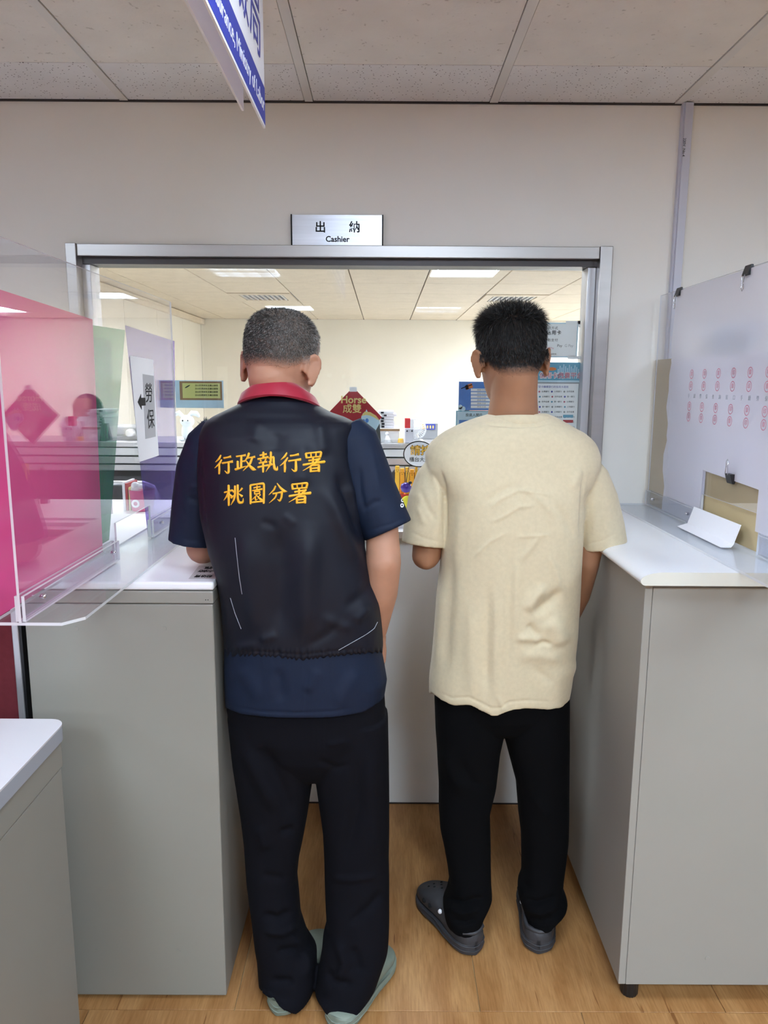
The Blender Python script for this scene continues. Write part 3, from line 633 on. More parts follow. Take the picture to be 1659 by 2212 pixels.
MB().tube([(po.x, po.y+0.006, po.z-ob+0.01), (po.x, po.y+0.006, CZ+0.006)], 0.004, 8).build('stand_rod', W['alu'], ov, smooth=True); box('stand_foot', (po.x-0.03, po.y-0.006, CZ+0.001), (po.x+0.03, po.y+0.03, CZ+0.007), W['alu'], ov, 0.001)
box_ = bx(868, 1101, 900, 1128, 2.80)
tag(box('paper_pad', (box_[0], 2.77, CZ+0.001), (box_[1]+0.05, 2.86, CZ+0.010), W['paper'], None, 0.001), 'white note pad lying in front of the fries toy', 'note pad')
tag(box('wood_strip', (box_[0]-0.02, 2.735, CZ+0.001), (box_[1]+0.05, 2.75, CZ+0.012), W['brown'], None, 0.001), 'narrow brown strip lying along the sill inside the window', 'strip')
# seated clerk's chair + left tubular chair
def tubechair(cx, cy):
    c = tag(empty('tube_chair', (cx, cy, 0)), 'chair with bent steel tube back behind the left of the counter', 'chair')
    z0, z1 = 0.45, 1.14
    MB().tube([(cx-0.20, cy, 0.02), (cx-0.20, cy, z1-0.06), (cx-0.18, cy, z1-0.015), (cx-0.14, cy, z1), (cx+0.14, cy, z1), (cx+0.18, cy, z1-0.015), (cx+0.20, cy, z1-0.06), (cx+0.20, cy, 0.02)], 0.011, 10).build('back_tube', W['alu'], c, smooth=True)
    box('backrest', (cx-0.17, cy-0.012, 0.75), (cx+0.17, cy+0.012, 1.05), W['charcoal'], c, 0.008); box('seat', (cx-0.2, cy-0.02, z0-0.03), (cx+0.2, cy+0.28, z0), W['charcoal'], c, 0.012)
    for s_ in (-1, 1): MB().tube([(cx+s_*0.18, cy+0.26, 0.02), (cx+s_*0.18, cy+0.26, z0-0.03)], 0.011, 8).build('leg', W['alu'], c, smooth=True)
    return c
tubechair(at(258, 1060, 3.28).x, 3.19)
# stationery at the left end of the inner counter
p = atz(300, 1150, CZ)
x0, x1, z0, z1 = bx(268, 1042, 300, 1128, 2.86)
fl = tag(empty('file_stand', ((x0+x1)/2, 2.9, CZ)), 'small red and yellow booklet stand on the counter behind the purple sheet', 'stand')
box('red_booklet', (x0+0.012, 2.86, CZ+0.001), (x0+0.020, 2.98, z1-0.005), W['red'], fl); box('yellow_booklet', (x0+0.024, 2.86, CZ+0.001), (x0+0.028, 2.98, z1-0.02), W['olive'], fl); box('white_booklet', (x0, 2.86, CZ+0.001), (x0+0.010, 2.98, z1), W['paper'], fl)
q = at(307, 1068, 2.88); cup = tag(empty('pink_basket', (q.x, q.y, CZ)), 'pink bucket holding white trinkets behind the purple sheet', 'bucket')
MB().loft([sring(q.x, q.y, CZ+0.001, 0.04, 0.04, 2, 24), sring(q.x, q.y, q.z+0.02, 0.05, 0.05, 2, 24), sring(q.x, q.y, q.z+0.02, 0.046, 0.046, 2, 24), sring(q.x, q.y, q.z, 0.045, 0.045, 2, 24)]).build('bucket', W['pink'], cup, smooth=40)
for k in range(5): MB().ell((q.x+random.uniform(-.025, .025), q.y+random.uniform(-.025, .02), q.z+0.022+0.008*(k % 3)), (0.016, 0.014, 0.014), 12, 8).build('trinket', W['paper'], cup, smooth=True)
MB().tube([(q.x-0.012, q.y-0.046, q.z-0.03+0.012*math.sin(t)) if False else (q.x-0.012+0.012*math.cos(t), q.y-0.047, q.z-0.03+0.012*math.sin(t)) for t in np.linspace(0, 2*PI, 17)], 0.004, 8, round_ends=False).build('white_ring', W['paper'], cup, smooth=True)
q = at(218, 1045, 3.0); bt = tag(empty('glue_bottle', (q.x, q.y, CZ)), 'leaning yellow bottle with cyan cap behind the green sheet', 'bottle')
MB().tube([(q.x-0.02, q.y, q.z+0.055), (q.x+0.015, q.y, q.z-0.03)], [0.014, 0.018], 14).build('bottle', W['olive'], bt, smooth=True); MB().tube([(q.x+0.015, q.y, q.z-0.03), (q.x+0.02, q.y, CZ+0.016)], [0.014, 0.012], 14).build('cap', W['cyan'], bt, smooth=True)

# ---------------- posters taped inside the glass
PY = GY+0.0075
def sheet(name, px0, py0, px1, py1, m, label, cat='poster', Y=PY, d=0.0008):
    x0, x1, z0, z1 = bx(px0, py0, px1, py1, Y); return tag(box(name, (x0, Y, z0), (x1, Y+d, z1), m), label, cat), (x0, x1, z0, z1)
PF = PY-0.0004
def tx(parent, s, px, py, hpx, m, bold=0.0, align='CENTER', sx=1.0, sp=1.0):
    q = at(px, py, PF); return text('printed_text', s, hpx*1.62e-3, m, (q.x, PF, q.z), FACE, parent, align, bold, 0.0002, sx, sp)
def patch(parent, px0, py0, px1, py1, m, nm='printed_block', dy=0.0):
    x0, x1, z0, z1 = bx(px0, py0, px1, py1, PF); return box(nm, (x0, PF-dy-0.0001, z0), (x1, PF+0.0004, z1), m, parent)
# payment notice
s1, _ = sheet('payment_notice', 1110, 697, 1250, 772, W['pale'], 'pale notice listing payment methods taped at the window top right')
patch(s1, 1113, 700, 1247, 769, W['paper'], dy=0.0); tx(s1, '應收款項繳款方式', 1176, 709, 7, W['ink'], sp=1.1); tx(s1, '現金 · 信用卡', 1180, 719, 10, W['ink'], 0.0003, sp=1.2)
tx(s1, '行動支付', 1190, 735, 7, W['ink'], sp=1.2); tx(s1, 'Pay', 1209, 747, 8, W['ink']); tx(s1, 'G Pay', 1229, 747, 8, W['greyp']); tx(s1, '台灣Pay', 1188, 752, 5, W['redink']); tx(s1, '勞動部勞工保險局', 1186, 765, 4, W['ink'])
for a in ((1222, 693, 1254, 700), (1248, 693, 1254, 706), (1226, 769, 1254, 776), (1150, 690, 1170, 697)): patch(s1, *a, W['paper'], 'tape')
# credit card platform poster
s2, _ = sheet('card_platform_poster', 1105, 783, 1258, 985, W['pale'], 'tall blue poster with red lettering about credit card payment')
patch(s2, 1105, 783, 1258, 821, W['teal'], 'city_sky')
for k in range(12): patch(s2, 1204+k*4, 797-(k*7 % 11), 1207+k*4, 818, W['pale'], 'tower', 0.0001)
qq = at(1192, 797, PF); MB().prism([(qq.x+0.016*math.cos(t), PF-0.0003, qq.z+0.006*math.sin(t)) for t in np.linspace(0, 2*PI, 20, endpoint=False)], (0, 0.0003, 0)).build('badge', W['orange'], s2)
tx(s2, '信用卡繳費平台', 1212, 812, 13.5, W['paper'], 0.0016); o_ = tx(s2, '信用卡繳費平台', 1212, 812, 13.5, W['redink'], 0.0002); o_.location.y = -0.0004
patch(s2, 1108, 826, 1253, 982, W['greyp'], 'border', 0.0); patch(s2, 1111, 829, 1250, 980, W['paper'], 'list_area', 0.0003)
t_ = tx(s2, '以下發卡機構發行的信用卡適用', 1190, 836, 5.5, W['lilac']); t_.location.y = -0.0006
banks = ['第一銀行', '台灣銀行', '土地銀行', '合作金庫']; cc = [W['teal'], W['redink'], W['lilac'], W['greyp']]
for r in range(11):
    for c in range(4):
        pxx, pyy = 1146+c*27+(r % 2), 846+r*11
        q = at(pxx-8, pyy, PF); MB().prism([(q.x+0.0034*math.cos(t), PF-0.0007, q.z+0.0034*math.sin(t)) for t in np.linspace(0, 2*PI, 10, endpoint=False)], (0, 0.0003, 0)).build('bank_emblem', cc[(r*3+c*5) % 4], s2)
        t_ = tx(s2, banks[(r+c) % 4], pxx+5, pyy, 4.2, W['ink']); t_.location.y = -0.0006
for (c, r, m_) in ((3, 5, W['teal']), (3, 6, W['red'])): patch(s2, 1216, 896+(r-5)*11, 1238, 902+(r-5)*11, m_, 'bank_block', 0.0009)
# blue account poster and light-blue one below
s3, _ = sheet('card_blue_poster', 990, 825, 1130, 886, W['sky'], 'bright blue poster with bank cards drawn in its corner')
for k in range(6): patch(s3, 1017, 840+k*7.3, 1120, 845+k*7.3, W['paper'], 'text_bar'); 
for k in range(6): tx(s3, '09:00-15:30', 1040, 842.5+k*7.3, 4, W['ink']).location.y = -0.0003
for cxx, cyy, m_ in ((1004, 838, W['sky']), (1013, 835, W['orange'])):
    q = at(cxx, cyy, PF); c_, s_ = math.cos(0.35), math.sin(0.35); pts = [(-.013, -.008), (.013, -.008), (.013, .008), (-.013, .008)]
    cd = MB().prism([(q.x+a*c_-b*s_, PF-0.0004, q.z+a*s_+b*c_) for a, b in pts], (0, 0.0004, 0)).build('bank_card', m_, s3); pts = [(-.013, .001), (.013, .001), (.013, .004), (-.013, .004)]
    MB().prism([(q.x+a*c_-b*s_, PF-0.0006, q.z+a*s_+b*c_) for a, b in pts], (0, 0.0002, 0)).build('card_stripe', W['ink'], cd)
cl = MB()
for a, b, r_ in ((994, 879, .008), (1000, 883, .009), (990.5+2, 884, .006)):
    q = at(a, b, PF); cl.prism([(q.x+r_*math.cos(t), PF-0.0003, q.z+r_*math.sin(t)) for t in np.linspace(0, 2*PI, 16, endpoint=False)], (0, 0.0003, 0))
cl.build('printed_cloud', W['pale'], s3)
s4, _ = sheet('fee_poster', 983, 888, 1130, 985, W['teal'], 'light blue poster taped below the bright blue poster')
patch(s4, 985, 890, 1128, 984, W['pale'], 'print_area'); tx(s4, '投資人開戶', 1024, 897, 7.5, W['ink'], 0.0001); patch(s4, 990, 908, 1128, 984, W['sky'], 'blue_block', 0.0001)
# small notice left
s5, _ = sheet('olive_notice', 380, 822, 482, 881, W['pale'], 'small framed notice with leaf print on the left of the glass')
patch(s5, 389, 824, 479, 864, W['brown'], 'brown_frame'); patch(s5, 395, 828, 475, 860, W['olive'], 'olive_field', 0.0003)
for k in range(4): tx(s5, '洽公民眾請先至櫃台辦理', 446, 833+k*7, 4.6, W['ink']).location.y = -0.0006
q = at(405, 835, PF); MB().prism([(q.x+0.009*math.cos(t)+0.003*math.sin(t), PF-0.0006, q.z+0.004*math.sin(t)+0.004*math.cos(t)) for t in np.linspace(0, 2*PI, 16, endpoint=False)], (0, 0.0002, 0)).build('leaf_print', W['leaf'], s5)
# red spring diamond
q = at(763, 901, PY); hd = 0.106
dm = tag(MB().prism([(q.x, PY, q.z+hd), (q.x+hd*0.97, PY, q.z), (q.x, PY, q.z-hd), (q.x-hd*0.97, PY, q.z)], (0, 0.0008, 0)).build('spring_diamond', W['red']), 'red diamond paper with gold lettering and a white horse on the glass', 'paper decoration')
text('gold_word', 'Horse', 0.036, W['goldink'], (q.x+0.001, PF, at(763, 864, PF).z), FACE, dm, bold=0.0008, depth=0.0002); text('gold_word', '成雙', 0.034, W['goldink'], (q.x-0.004, PF, at(763, 884, PF).z), FACE, dm, bold=0.0004, depth=0.0002)
hh = at(800, 911, PF); hp = [(-.032, .018), (-.026, .030), (-.018, .034), (-.014, .044), (-.009, .034), (.010, .028), (.030, .010), (.034, -.004), (.020, -.030), (.004, -.042), (-.008, -.036), (-.014, -.018), (-.026, -.008), (-.034, .004)]
hs = MB().prism([(hh.x+a, PF-0.0002, hh.z+b) for a, b in hp], (0, 0.0005, 0)).build('horse_head', W['pale'], dm)
MB().prism([(hh.x+a, PF-0.0004, hh.z+b) for a, b in [(-.032, .020), (-.02, .036), (.0, .034), (.02, .022), (.034, .004), (.026, .008), (.012, .016), (-.002, .022), (-.016, .024)]], (0, 0.0002, 0)).build('mane', W['goldink'], hs)
for dx_ in (-0.012,): MB().prism([(hh.x+dx_+0.006*math.cos(t), PF-0.0004, hh.z+0.008*math.sin(t)+0.004) for t in np.linspace(0, 2*PI, 14, endpoint=False)], (0, 0.0002, 0)).build('eye', W['sky'], hs)
MB().prism([(hh.x-0.024+0.005*math.cos(t), PF-0.0004, hh.z+0.007*math.sin(t)+0.002) for t in np.linspace(0, 2*PI, 14, endpoint=False)], (0, 0.0002, 0)).build('eye', W['sky'], hs)
patch(dm, 755, 836, 771, 846, W['paper'], 'tape', 0.0002)
# cashier plate above the window
x0, x1, z0, z1 = bx(629, 465, 828, 529, Y_WALL-0.012)
cp = tag(empty('cashier_plate', ((x0+x1)/2, Y_WALL, z0)), 'brushed metal Cashier plate above the window', 'sign')
box('plate', (x0+0.004, Y_WALL-0.012, z0), (x1-0.004, Y_WALL-0.0005, z1), W['plate'], cp)
for a in (x0, x1-0.004): box('end_cap', (a, Y_WALL-0.016, z0-0.001), (a+0.004, Y_WALL-0.0005, z1+0.001), W['ink'], cp)
for c, px_ in (('出', 692), ('納', 766)):
    q = at(px_, 492, Y_WALL-0.0125); text('character', c, 0.038, W['ink'], (q.x, Y_WALL-0.0125, q.z), FACE, cp, bold=0.0007)
q = at(729, 517, Y_WALL-0.0125); text('word', 'Cashier', 0.0255, W['ink'], (q.x, Y_WALL-0.0125, q.z), FACE, cp, bold=0.0006)

# ================================================================== HANGING SIGN
SX = -0.252; q = atx(573, 278, SX); sz0, syf = q.z, q.y
hs_ = tag(empty('hanging_sign', (SX, syf-0.5, sz0)), 'white and blue acrylic bureau sign hanging from the ceiling', 'sign')
SN = syf-1.25
def xsheet(nm, X, y0, y1, z0, z1, d, mats, parent, me=None): return MB().prism([(X, y0, z0), (X, y1, z0), (X, y1, z1), (X, y0, z1)], (-d, 0, 0), 0, 1 if len(mats) > 1 else None).build(nm, mats, parent)
xsheet('front_leaf', SX, SN, syf, sz0, Z_CEIL-0.004, 0.004, [W['paper'], W['acredge']], hs_)
bz = sz0+0.078
MB().prism([(SX+0.0006, SN, sz0+0.006), (SX+0.0006, syf-0.001, sz0+0.006), (SX+0.0006, syf-0.001, bz), (SX+0.0006, SN, bz)], (-0.0006, 0, 0)).build('blue_band', W['blueink'], hs_)
bk = atx(534, 217, SX-0.05)
xsheet('rear_leaf', SX-0.028, SN, syf-0.09, sz0+0.004, Z_CEIL-0.004, 0.004, [W['film'], W['acredge']], hs_)
AX = ((0, 1, 0), (0, 0, 1))
text('band_text', 'Bureau of Labor Insurance, Ministry of Labor', 0.042, W['paper'], (SX+0.0009, syf-0.012, sz0+0.040), AX, hs_, 'RIGHT', depth=0.0002)
text('sign_text', '勞動部勞工保險局', 0.135, W['lilac'], (SX+0.0008, syf-0.035, bz+0.085), AX, hs_, 'RIGHT', depth=0.0002, sp=1.05)

# ================================================================== LEFT COUNTER
LX1 = at(497, 2160, 1.672).x-0.009; LY = 1.672
lc = tag(empty('left_cabinet', (LX1-0.3, LY+0.3, 0)), 'beige steel counter cabinet left of the two men', 'cabinet')
zt0, zt1, zb1 = at(470, 1275, LY).z, at(470, 1257, LY).z, at(470, 1304, LY).z
LX0 = at(58, 1400, LY).x
box('body', (LX0, LY, 0.012), (LX1, Y_WALL-0.02, zb1-0.002), W['beige'], lc, 0.003)
box('top_band', (LX0, LY-0.003, zb1), (LX1+0.002, Y_WALL-0.02, zt0-0.002), W['beige'], lc, 0.003)
box('plinth', (LX0+0.02, LY+0.02, 0), (LX1-0.02, Y_WALL-0.03, 0.012), W['black'], lc)
for px_, py_ in ((165, 1358), (355, 1358), (210, 2054), (385, 2055)):
    q = at(px_, py_, LY); MB().tube([(q.x, LY+0.001, q.z), (q.x, LY-0.0012, q.z)], [0.0062, 0.0055], 18, round_ends=False).build('plug', W['beige'], lc, smooth=40)
for px_, py_ in ((445, 1295), (450, 1295)):
    q = at(px_, py_, LY); MB().tube([(q.x, LY-0.0035, q.z), (q.x, LY-0.0030, q.z)], 0.0012, 8, round_ends=False).build('screw_hole', W['ink'], lc)
lt = tag(empty('left_worktop', (LX1-0.3, LY+0.3, zt0)), 'white laminate top of the left counter under the coloured sheets', 'worktop')
box('slab', (-1.7, LY-0.004, zt0), (LX1+0.004, Y_WALL-0.026, zt1), W['white'], lt, 0.006, 3)
ZL = zt1
sk = MB().prism([tuple(atz(a, b, ZL+0.0004)) for a, b in ((407, 1251), (470, 1251), (466, 1222), (430, 1222))], (0, 0, 0.0004))
stk = tag(sk.build('counter_sticker', W['pale'] if False else mat('sticker', (196, 196, 196), 0.4)), 'clear sticker with dark characters on the left worktop by the elbow', 'sticker')
for c, (a, b) in (('敬', (448, 1244)), ('請', (432, 1244)), ('勿', (452, 1233)), ('倚', (439, 1233)), ('靠', (452, 1226))):
    q = atz(a, b, ZL+0.001); text('character', c, 0.026, W['ink'], (q.x, q.y, ZL+0.0010), ((-1, 0, 0), (0, -1, 0)), stk, depth=0.0002)
# maroon partition
mp_ = tag(empty('maroon_partition', (-1.2, LY+0.05, 0)), 'maroon fabric partition with grey metal edge left of the beige cabinet', 'partition')
pe = at(48, 1450, LY+0.02).x
box('fabric_panel', (-1.75, LY+0.014, 0.05), (pe-0.012, LY+0.045, zt0-0.004), W['maroon'], mp_); box('edge_post', (pe-0.012, LY+0.008, 0), (pe+0.004, LY+0.05, zt0-0.003), W['alu'], mp_, 0.003); box('dark_gap', (pe+0.004, LY+0.012, 0), (pe+0.010, LY+0.05, zt0-0.003), W['black'], mp_)
# front-left desk
DY = 1.55; q = at(134, 1553, DY); DZ = q.z; DXR = q.x+0.012
fd = tag(empty('front_desk', (DXR-0.4, 0.9, 0)), 'low desk with white top and grey edge in the near left corner', 'desk')
edge = []
rc = 0.035
poly = [(-1.9, 0.35), (DXR-rc, 0.35)] + [(DXR-rc+rc*math.sin(t), 0.35+rc-rc*math.cos(t)) for t in np.linspace(0, PI/2, 7)] + [(DXR-rc+rc*math.cos(t), DY-rc+rc*math.sin(t)) for t in np.linspace(0, PI/2, 7)] + [(-1.9, DY)]
MB().prism([(a, b, DZ-0.004) for a, b in poly], (0, 0, 0.004)).build('desk_top', mat('desk_laminate', (216, 212, 216), 0.35), fd)
MB().prism([(a, b, DZ-0.036) for a, b in poly], (0, 0, 0.032)).build('edge_band', W['greyedge'], fd, smooth=40)
bxr = at(131, 1640, DY-0.02).x
box('top_lip', (-1.88, 0.40, DZ-0.105), (bxr+0.003, DY-0.015, DZ-0.036), W['beige'], fd, 0.004); box('side_body', (-1.88, 0.40, 0.0), (bxr, DY-0.018, DZ-0.107), W['beige'], fd, 0.003)

# ---------------- clear acrylic guard on the left counter
AXL = -0.683; AY0, AY1 = 1.345, 2.45; AZ1 = 1.825; ZP = ZL+0.0075
ag = tag(empty('left_acrylic_guard', (AXL, 1.9, ZL)), 'clear acrylic guard standing on the left counter', 'acrylic guard')
N0, N1, NZ = 1.86, 2.14, ZP+0.095
poly = [(AXL, AY0, ZP), (AXL, N0, ZP), (AXL, N0, NZ), (AXL, N1, NZ), (AXL, N1, ZP), (AXL, AY1, ZP), (AXL, AY1, AZ1), (AXL, AY0, AZ1)]
MB().prism(poly, (-0.005, 0, 0), 0, 1).build('clear_panel', [W['acrylic'], W['acredge']], ag)
pp = [(AXL-0.06, AY0+0.002), (AXL+0.075, AY0+0.002), (AXL+0.105, AY0+0.04), (AXL+0.105, AY1+0.02), (AXL-0.06, AY1+0.02)]
MB().prism([(a, b, ZL+0.001) for a, b in pp], (0, 0, 0.006), 0, 1).build('base_plate', [W['plate_acr'], W['acredge']], ag)
scr = None
for y0, y1 in ((AY0+0.004, N0-0.004), (N1+0.004, AY1-0.01)):
    for X, d in ((AXL+0.007, 0.006), (AXL-0.0062, 0.006)):
        st_ = MB().prism([(X, y0, ZP), (X, y1, ZP), (X, y1, ZP+0.05), (X, y0, ZP+0.05)], (-d, 0, 0), 0, 1).build('bracket_strip', [W['plate_acr'], W['acredge']], ag)
    for yy in (y0+0.07, y1-0.05):
        MB().tube([(AXL+0.0072, yy, ZP+0.03), (AXL+0.0115, yy, ZP+0.03)], 0.005, 14).build('screw', W['chrome'], ag, smooth=True)
# coloured sheets
def quadsheet(name, X, pts, mats, label, cat='plastic sheet', d=0.0025):
    return tag(MB().prism([(X, y, z) for y, z in pts], (-d, 0, 0), 0, None).build(name, mats), label, cat)
XP = -0.745
def yz(px, py, X): v = atx(px, py, X); return (v.y, v.z)
quadsheet('pink_sheet', XP, [(1.05, ZL+0.003), yz(222, 1192, XP), yz(200, 690, XP), (1.05, yz(0, 612, XP)[1]+0.005)], [W['pinks']], 'large translucent pink sheet standing behind the clear guard')
XG = -0.80
quadsheet('green_sheet', XG, [(yz(124, 1000, XG)[0], ZL+0.003), (yz(236, 1170, XG)[0], ZL+0.003), yz(270, 713, XG), yz(118, 690, XG)], [W['greens']], 'translucent green sheet between the pink and the purple sheets')
XU = AXL-0.0115
quadsheet('purple_sheet', XU, [(N1+0.01, ZP+0.001), (AY1-0.004, ZP+0.001), yz(377, 737, XU), yz(272, 703, XU)], [W['purples']], 'translucent purple sheet at the far end of the left guard')
# arrow notice
XN = AXL+0.0012
n4 = [yz(281, 768, XN), yz(331, 777, XN), yz(343, 984, XN), yz(301, 998, XN)]
nt = tag(MB().prism([(XN, y, z) for y, z in n4], (-0.0010, 0, 0)).build('arrow_notice', W['paper']), 'white notice with a black arrow and two characters on the purple sheet', 'notice')
y_, z_ = yz(322, 880, XN); 
MB().prism([(XN+0.0006, *yz(a, b, XN)) for a, b in ((308, 808), (332, 812), (336, 943), (314, 948))], (-0.0005, 0, 0)).build('grey_strip', W['greyp'] if False else mat('grey_strip', (176, 176, 182), 0.8), nt)
for c, (a, b) in (('勞', (321, 852)), ('保', (325, 908))):
    yy, zz = yz(a, b, XN); text('character', c, 0.060, W['ink'], (XN+0.001, yy, zz), AX, nt, depth=0.0002, sx=1.15)
ya, za = yz(305, 868, XN)
MB().prism([(XN+0.0008, ya+a*1.3, za+b) for a, b in ((-0.024, 0.0), (0.0, 0.022), (0.0, 0.011), (0.028, 0.011), (0.028, -0.011), (0.0, -0.011), (0.0, -0.022))], (-0.0006, 0, 0)).build('arrow', W['ink'], nt)

# ================================================================== RIGHT COUNTER
RX0 = at(1336, 2122, 1.66).x; RY = 1.66; RZT = 1.153; RZB = 1.122
rcab = tag(empty('right_cabinet', (RX0+0.4, RY+0.4, 0)), 'grey-white counter cabinet right of the two men', 'cabinet')
box('side_panel', (RX0, RY+0.001, 0.062), (RX0+0.018, Y_WALL-0.02, RZB), W['panel'], rcab, 0.0015); box('front_panel', (RX0+0.0185, RY, 0.062), (1.75, RY+0.018, RZB-0.012), W['panel'], rcab, 0.0015)
box('front_rail', (RX0+0.0185, RY+0.003, RZB-0.0115), (1.75, RY+0.018, RZB), W['panel'], rcab); box('floor_board', (RX0+0.02, RY+0.02, 0.064), (1.74, Y_WALL-0.03, 0.08), W['panel'], rcab)
box('rear_panel', (RX0+0.02, Y_WALL-0.035, 0.08), (1.74, Y_WALL-0.022, RZB), W['panel'], rcab)
for xx, yy in ((RX0+0.045, RY+0.045), (1.6, RY+0.045), (RX0+0.045, 2.5), (1.6, 2.5)):
    ft = MB(); rg = []
    for zz, r_ in ((0.0, 0.020), (0.006, 0.022), (0.05, 0.022), (0.064, 0.024)):
        rg.append([(xx+r_*(1+0.05*(i % 2))*math.cos(t), yy+r_*(1+0.05*(i % 2))*math.sin(t), zz) for i, t in enumerate(np.linspace(0, 2*PI, 32, endpoint=False))])
    ft.loft(rg).build('foot', W['black'], rcab)
q = at(1528, 2070, RY); MB().tube([(q.x, RY+0.001, q.z), (q.x, RY-0.0012, q.z)], [0.0062, 0.0055], 18, round_ends=False).build('plug', W['panel'], rcab, smooth=40)
rw = tag(empty('right_worktop', (RX0+0.4, RY+0.4, RZB)), 'white counter top with rounded front edge on the right', 'worktop')
h_ = RZT-RZB; wx = RX0-0.022
pr = [(1.8, RZB), (wx+0.012, RZB)] + [(wx+0.012-0.012*math.sin(t), RZB+h_*0.36-h_*0.36*math.cos(t)) for t in np.linspace(0.2, PI/2, 6)] + [(wx+0.055-0.055*math.cos(t), RZB+h_*0.36+h_*0.64*math.sin(t)) for t in np.linspace(0.1, PI/2, 10)] + [(1.8, RZT)]
MB().prism([(a, RY-0.028, b) for a, b in pr], (0, Y_WALL-0.006-RY+0.028, 0), 0).build('slab', W['white'], rw, smooth=40)
MB().prism([(a, RY-0.029, b) for a, b in pr], (0, 0.001, 0), 0).build('end_face', W['ivory'], rw)
# acrylic guard right
AXR = 0.925; BY0, BY1 = 1.30, 2.57; BZ1 = at(1425, 637, 2.55).z; ZQ = RZT+0.0075
rg_ = tag(empty('right_acrylic_guard', (AXR, 2.0, RZT)), 'clear acrylic guard standing on the right counter', 'acrylic guard')
M0, M1 = 1.79, 2.13
poly = [(AXR, BY0, ZQ), (AXR, M0, ZQ), (AXR, M0, ZQ+0.10), (AXR, M1, ZQ+0.10), (AXR, M1, ZQ), (AXR, BY1, ZQ), (AXR, BY1, BZ1), (AXR, BY0, BZ1)]
MB().prism(poly, (0.005, 0, 0), 0, 1).build('clear_panel', [W['acrylic'], W['acredge']], rg_)
MB().prism([(AXR-0.118, BY0, RZT+0.001), (AXR+0.04, BY0, RZT+0.001), (AXR+0.04, BY1+0.02, RZT+0.001), (AXR-0.118, BY1+0.02, RZT+0.001)], (0, 0, 0.006), 0, 1).build('base_plate', [W['plate_acr'], W['acredge']], rg_)
for y0, y1 in ((BY0, M0-0.01), (M1+0.01, BY1)):
    for X in (AXR-0.0065, AXR+0.0062):
        MB().prism([(X, y0, ZQ), (X, y1, ZQ), (X, y1, ZQ+0.05), (X, y0, ZQ+0.05)], (0.005, 0, 0), 0, 1).build('bracket_strip', [W['plate_acr'], W['acredge']], rg_)
    for yy in (y0+0.06, y1-0.08): MB().tube([(AXR-0.0067, yy, ZQ+0.03), (AXR-0.011, yy, ZQ+0.03)], 0.005, 14).build('screw', W['chrome'], rg_, smooth=True)
# kraft board, white liner, milky film
XK = AXR+0.010
ky = lambda px, py: yz(px, py, XK)
kz1 = ky(1412, 778)[1]
tag(MB().prism([(XK, 1.35, ZQ+0.001), (XK, ky(1395, 1000)[0], ZQ+0.001), (XK, ky(1412, 778)[0], kz1), (XK, 1.35, kz1)], (0.002, 0, 0)).build('kraft_board', W['kraft']), 'tan cardboard sheet behind the right acrylic guard', 'board')
XW = AXR+0.0065
edge_y = [ky(1452+4*math.sin(k*1.7)-k*2.1, 780+k*31)[0] for k in range(10)]; zs = np.linspace(kz1-0.002, ZQ+0.03, 10)
oy0_, oy1_, oz_ = ky(1527, 1015)[0], ky(1652, 1030)[0], ky(1527, 1018)[1]
poly = [(XW, a, b) for a, b in zip(edge_y, zs)] + [(XW, edge_y[-1], ZQ+0.001), (XW, oy0_, ZQ+0.001), (XW, oy0_, oz_), (XW, oy1_, oz_-0.01), (XW, oy1_, ZQ+0.001), (XW, 1.36, ZQ+0.001), (XW, 1.36, kz1-0.002)]
wl = tag(MB().prism(poly, (0.0008, 0, 0)).build('torn_liner', W['paper']), 'white paper liner with torn edge and stamped circles behind the right guard', 'paper')
XF = AXR-0.0018
fy1 = yz(1462, 650, XF)[0]
fe = [yz(1453+3*math.sin(k*1.9)-k*1.6, 700+k*38, XF)[0] for k in range(11)]; fz = np.linspace(1.70, ZQ+0.055, 11)
poly = [(XF, fy1, BZ1-0.004)] + [(XF, a, b) for a, b in zip(fe, fz)] + [(XF, oy0_, ZQ+0.055), (XF, oy0_, oz_+0.004), (XF, oy1_, oz_-0.008), (XF, oy1_, ZQ+0.055), (XF, 1.32, ZQ+0.055), (XF, 1.32, BZ1-0.004)]
fm = tag(MB().prism(poly, (0.0006, 0, 0)).build('plastic_film', W['film']), 'milky plastic film clipped over the right acrylic guard', 'plastic film')
# red stamps printed on the film
for r, zz in enumerate((1.605, 1.570, 1.510, 1.478)):
    for c in range(7):
        yy = 2.26-c*0.09; RR = 0.0138
        sg = MB()
        outer = [(XF-0.0004, yy+RR*math.cos(t), zz+RR*math.sin(t)) for t in np.linspace(0, 2*PI, 21)]
        inner = [(XF-0.0004, yy+(RR-0.002)*math.cos(t), zz+(RR-0.002)*math.sin(t)) for t in np.linspace(0, 2*PI, 21)]
        sg.loft([outer, inner], cap=False); sg.build('stamp_ring', W['redink'], fm)
        text('stamp_character', '印' if (r+c) % 2 else '章', 0.015, W['redink'], (XF-0.0004, yy, zz), ((0, -1, 0), (0, 0, 1)), fm, depth=0.0001)
for c in range(14):
    text('printed_character', '手續勞保查詢窗口'[c % 8], 0.014, W['greyp'], (XF-0.0004, 2.27-c*0.042, 1.540), ((0, -1, 0), (0, 0, 1)), fm, depth=0.0001)
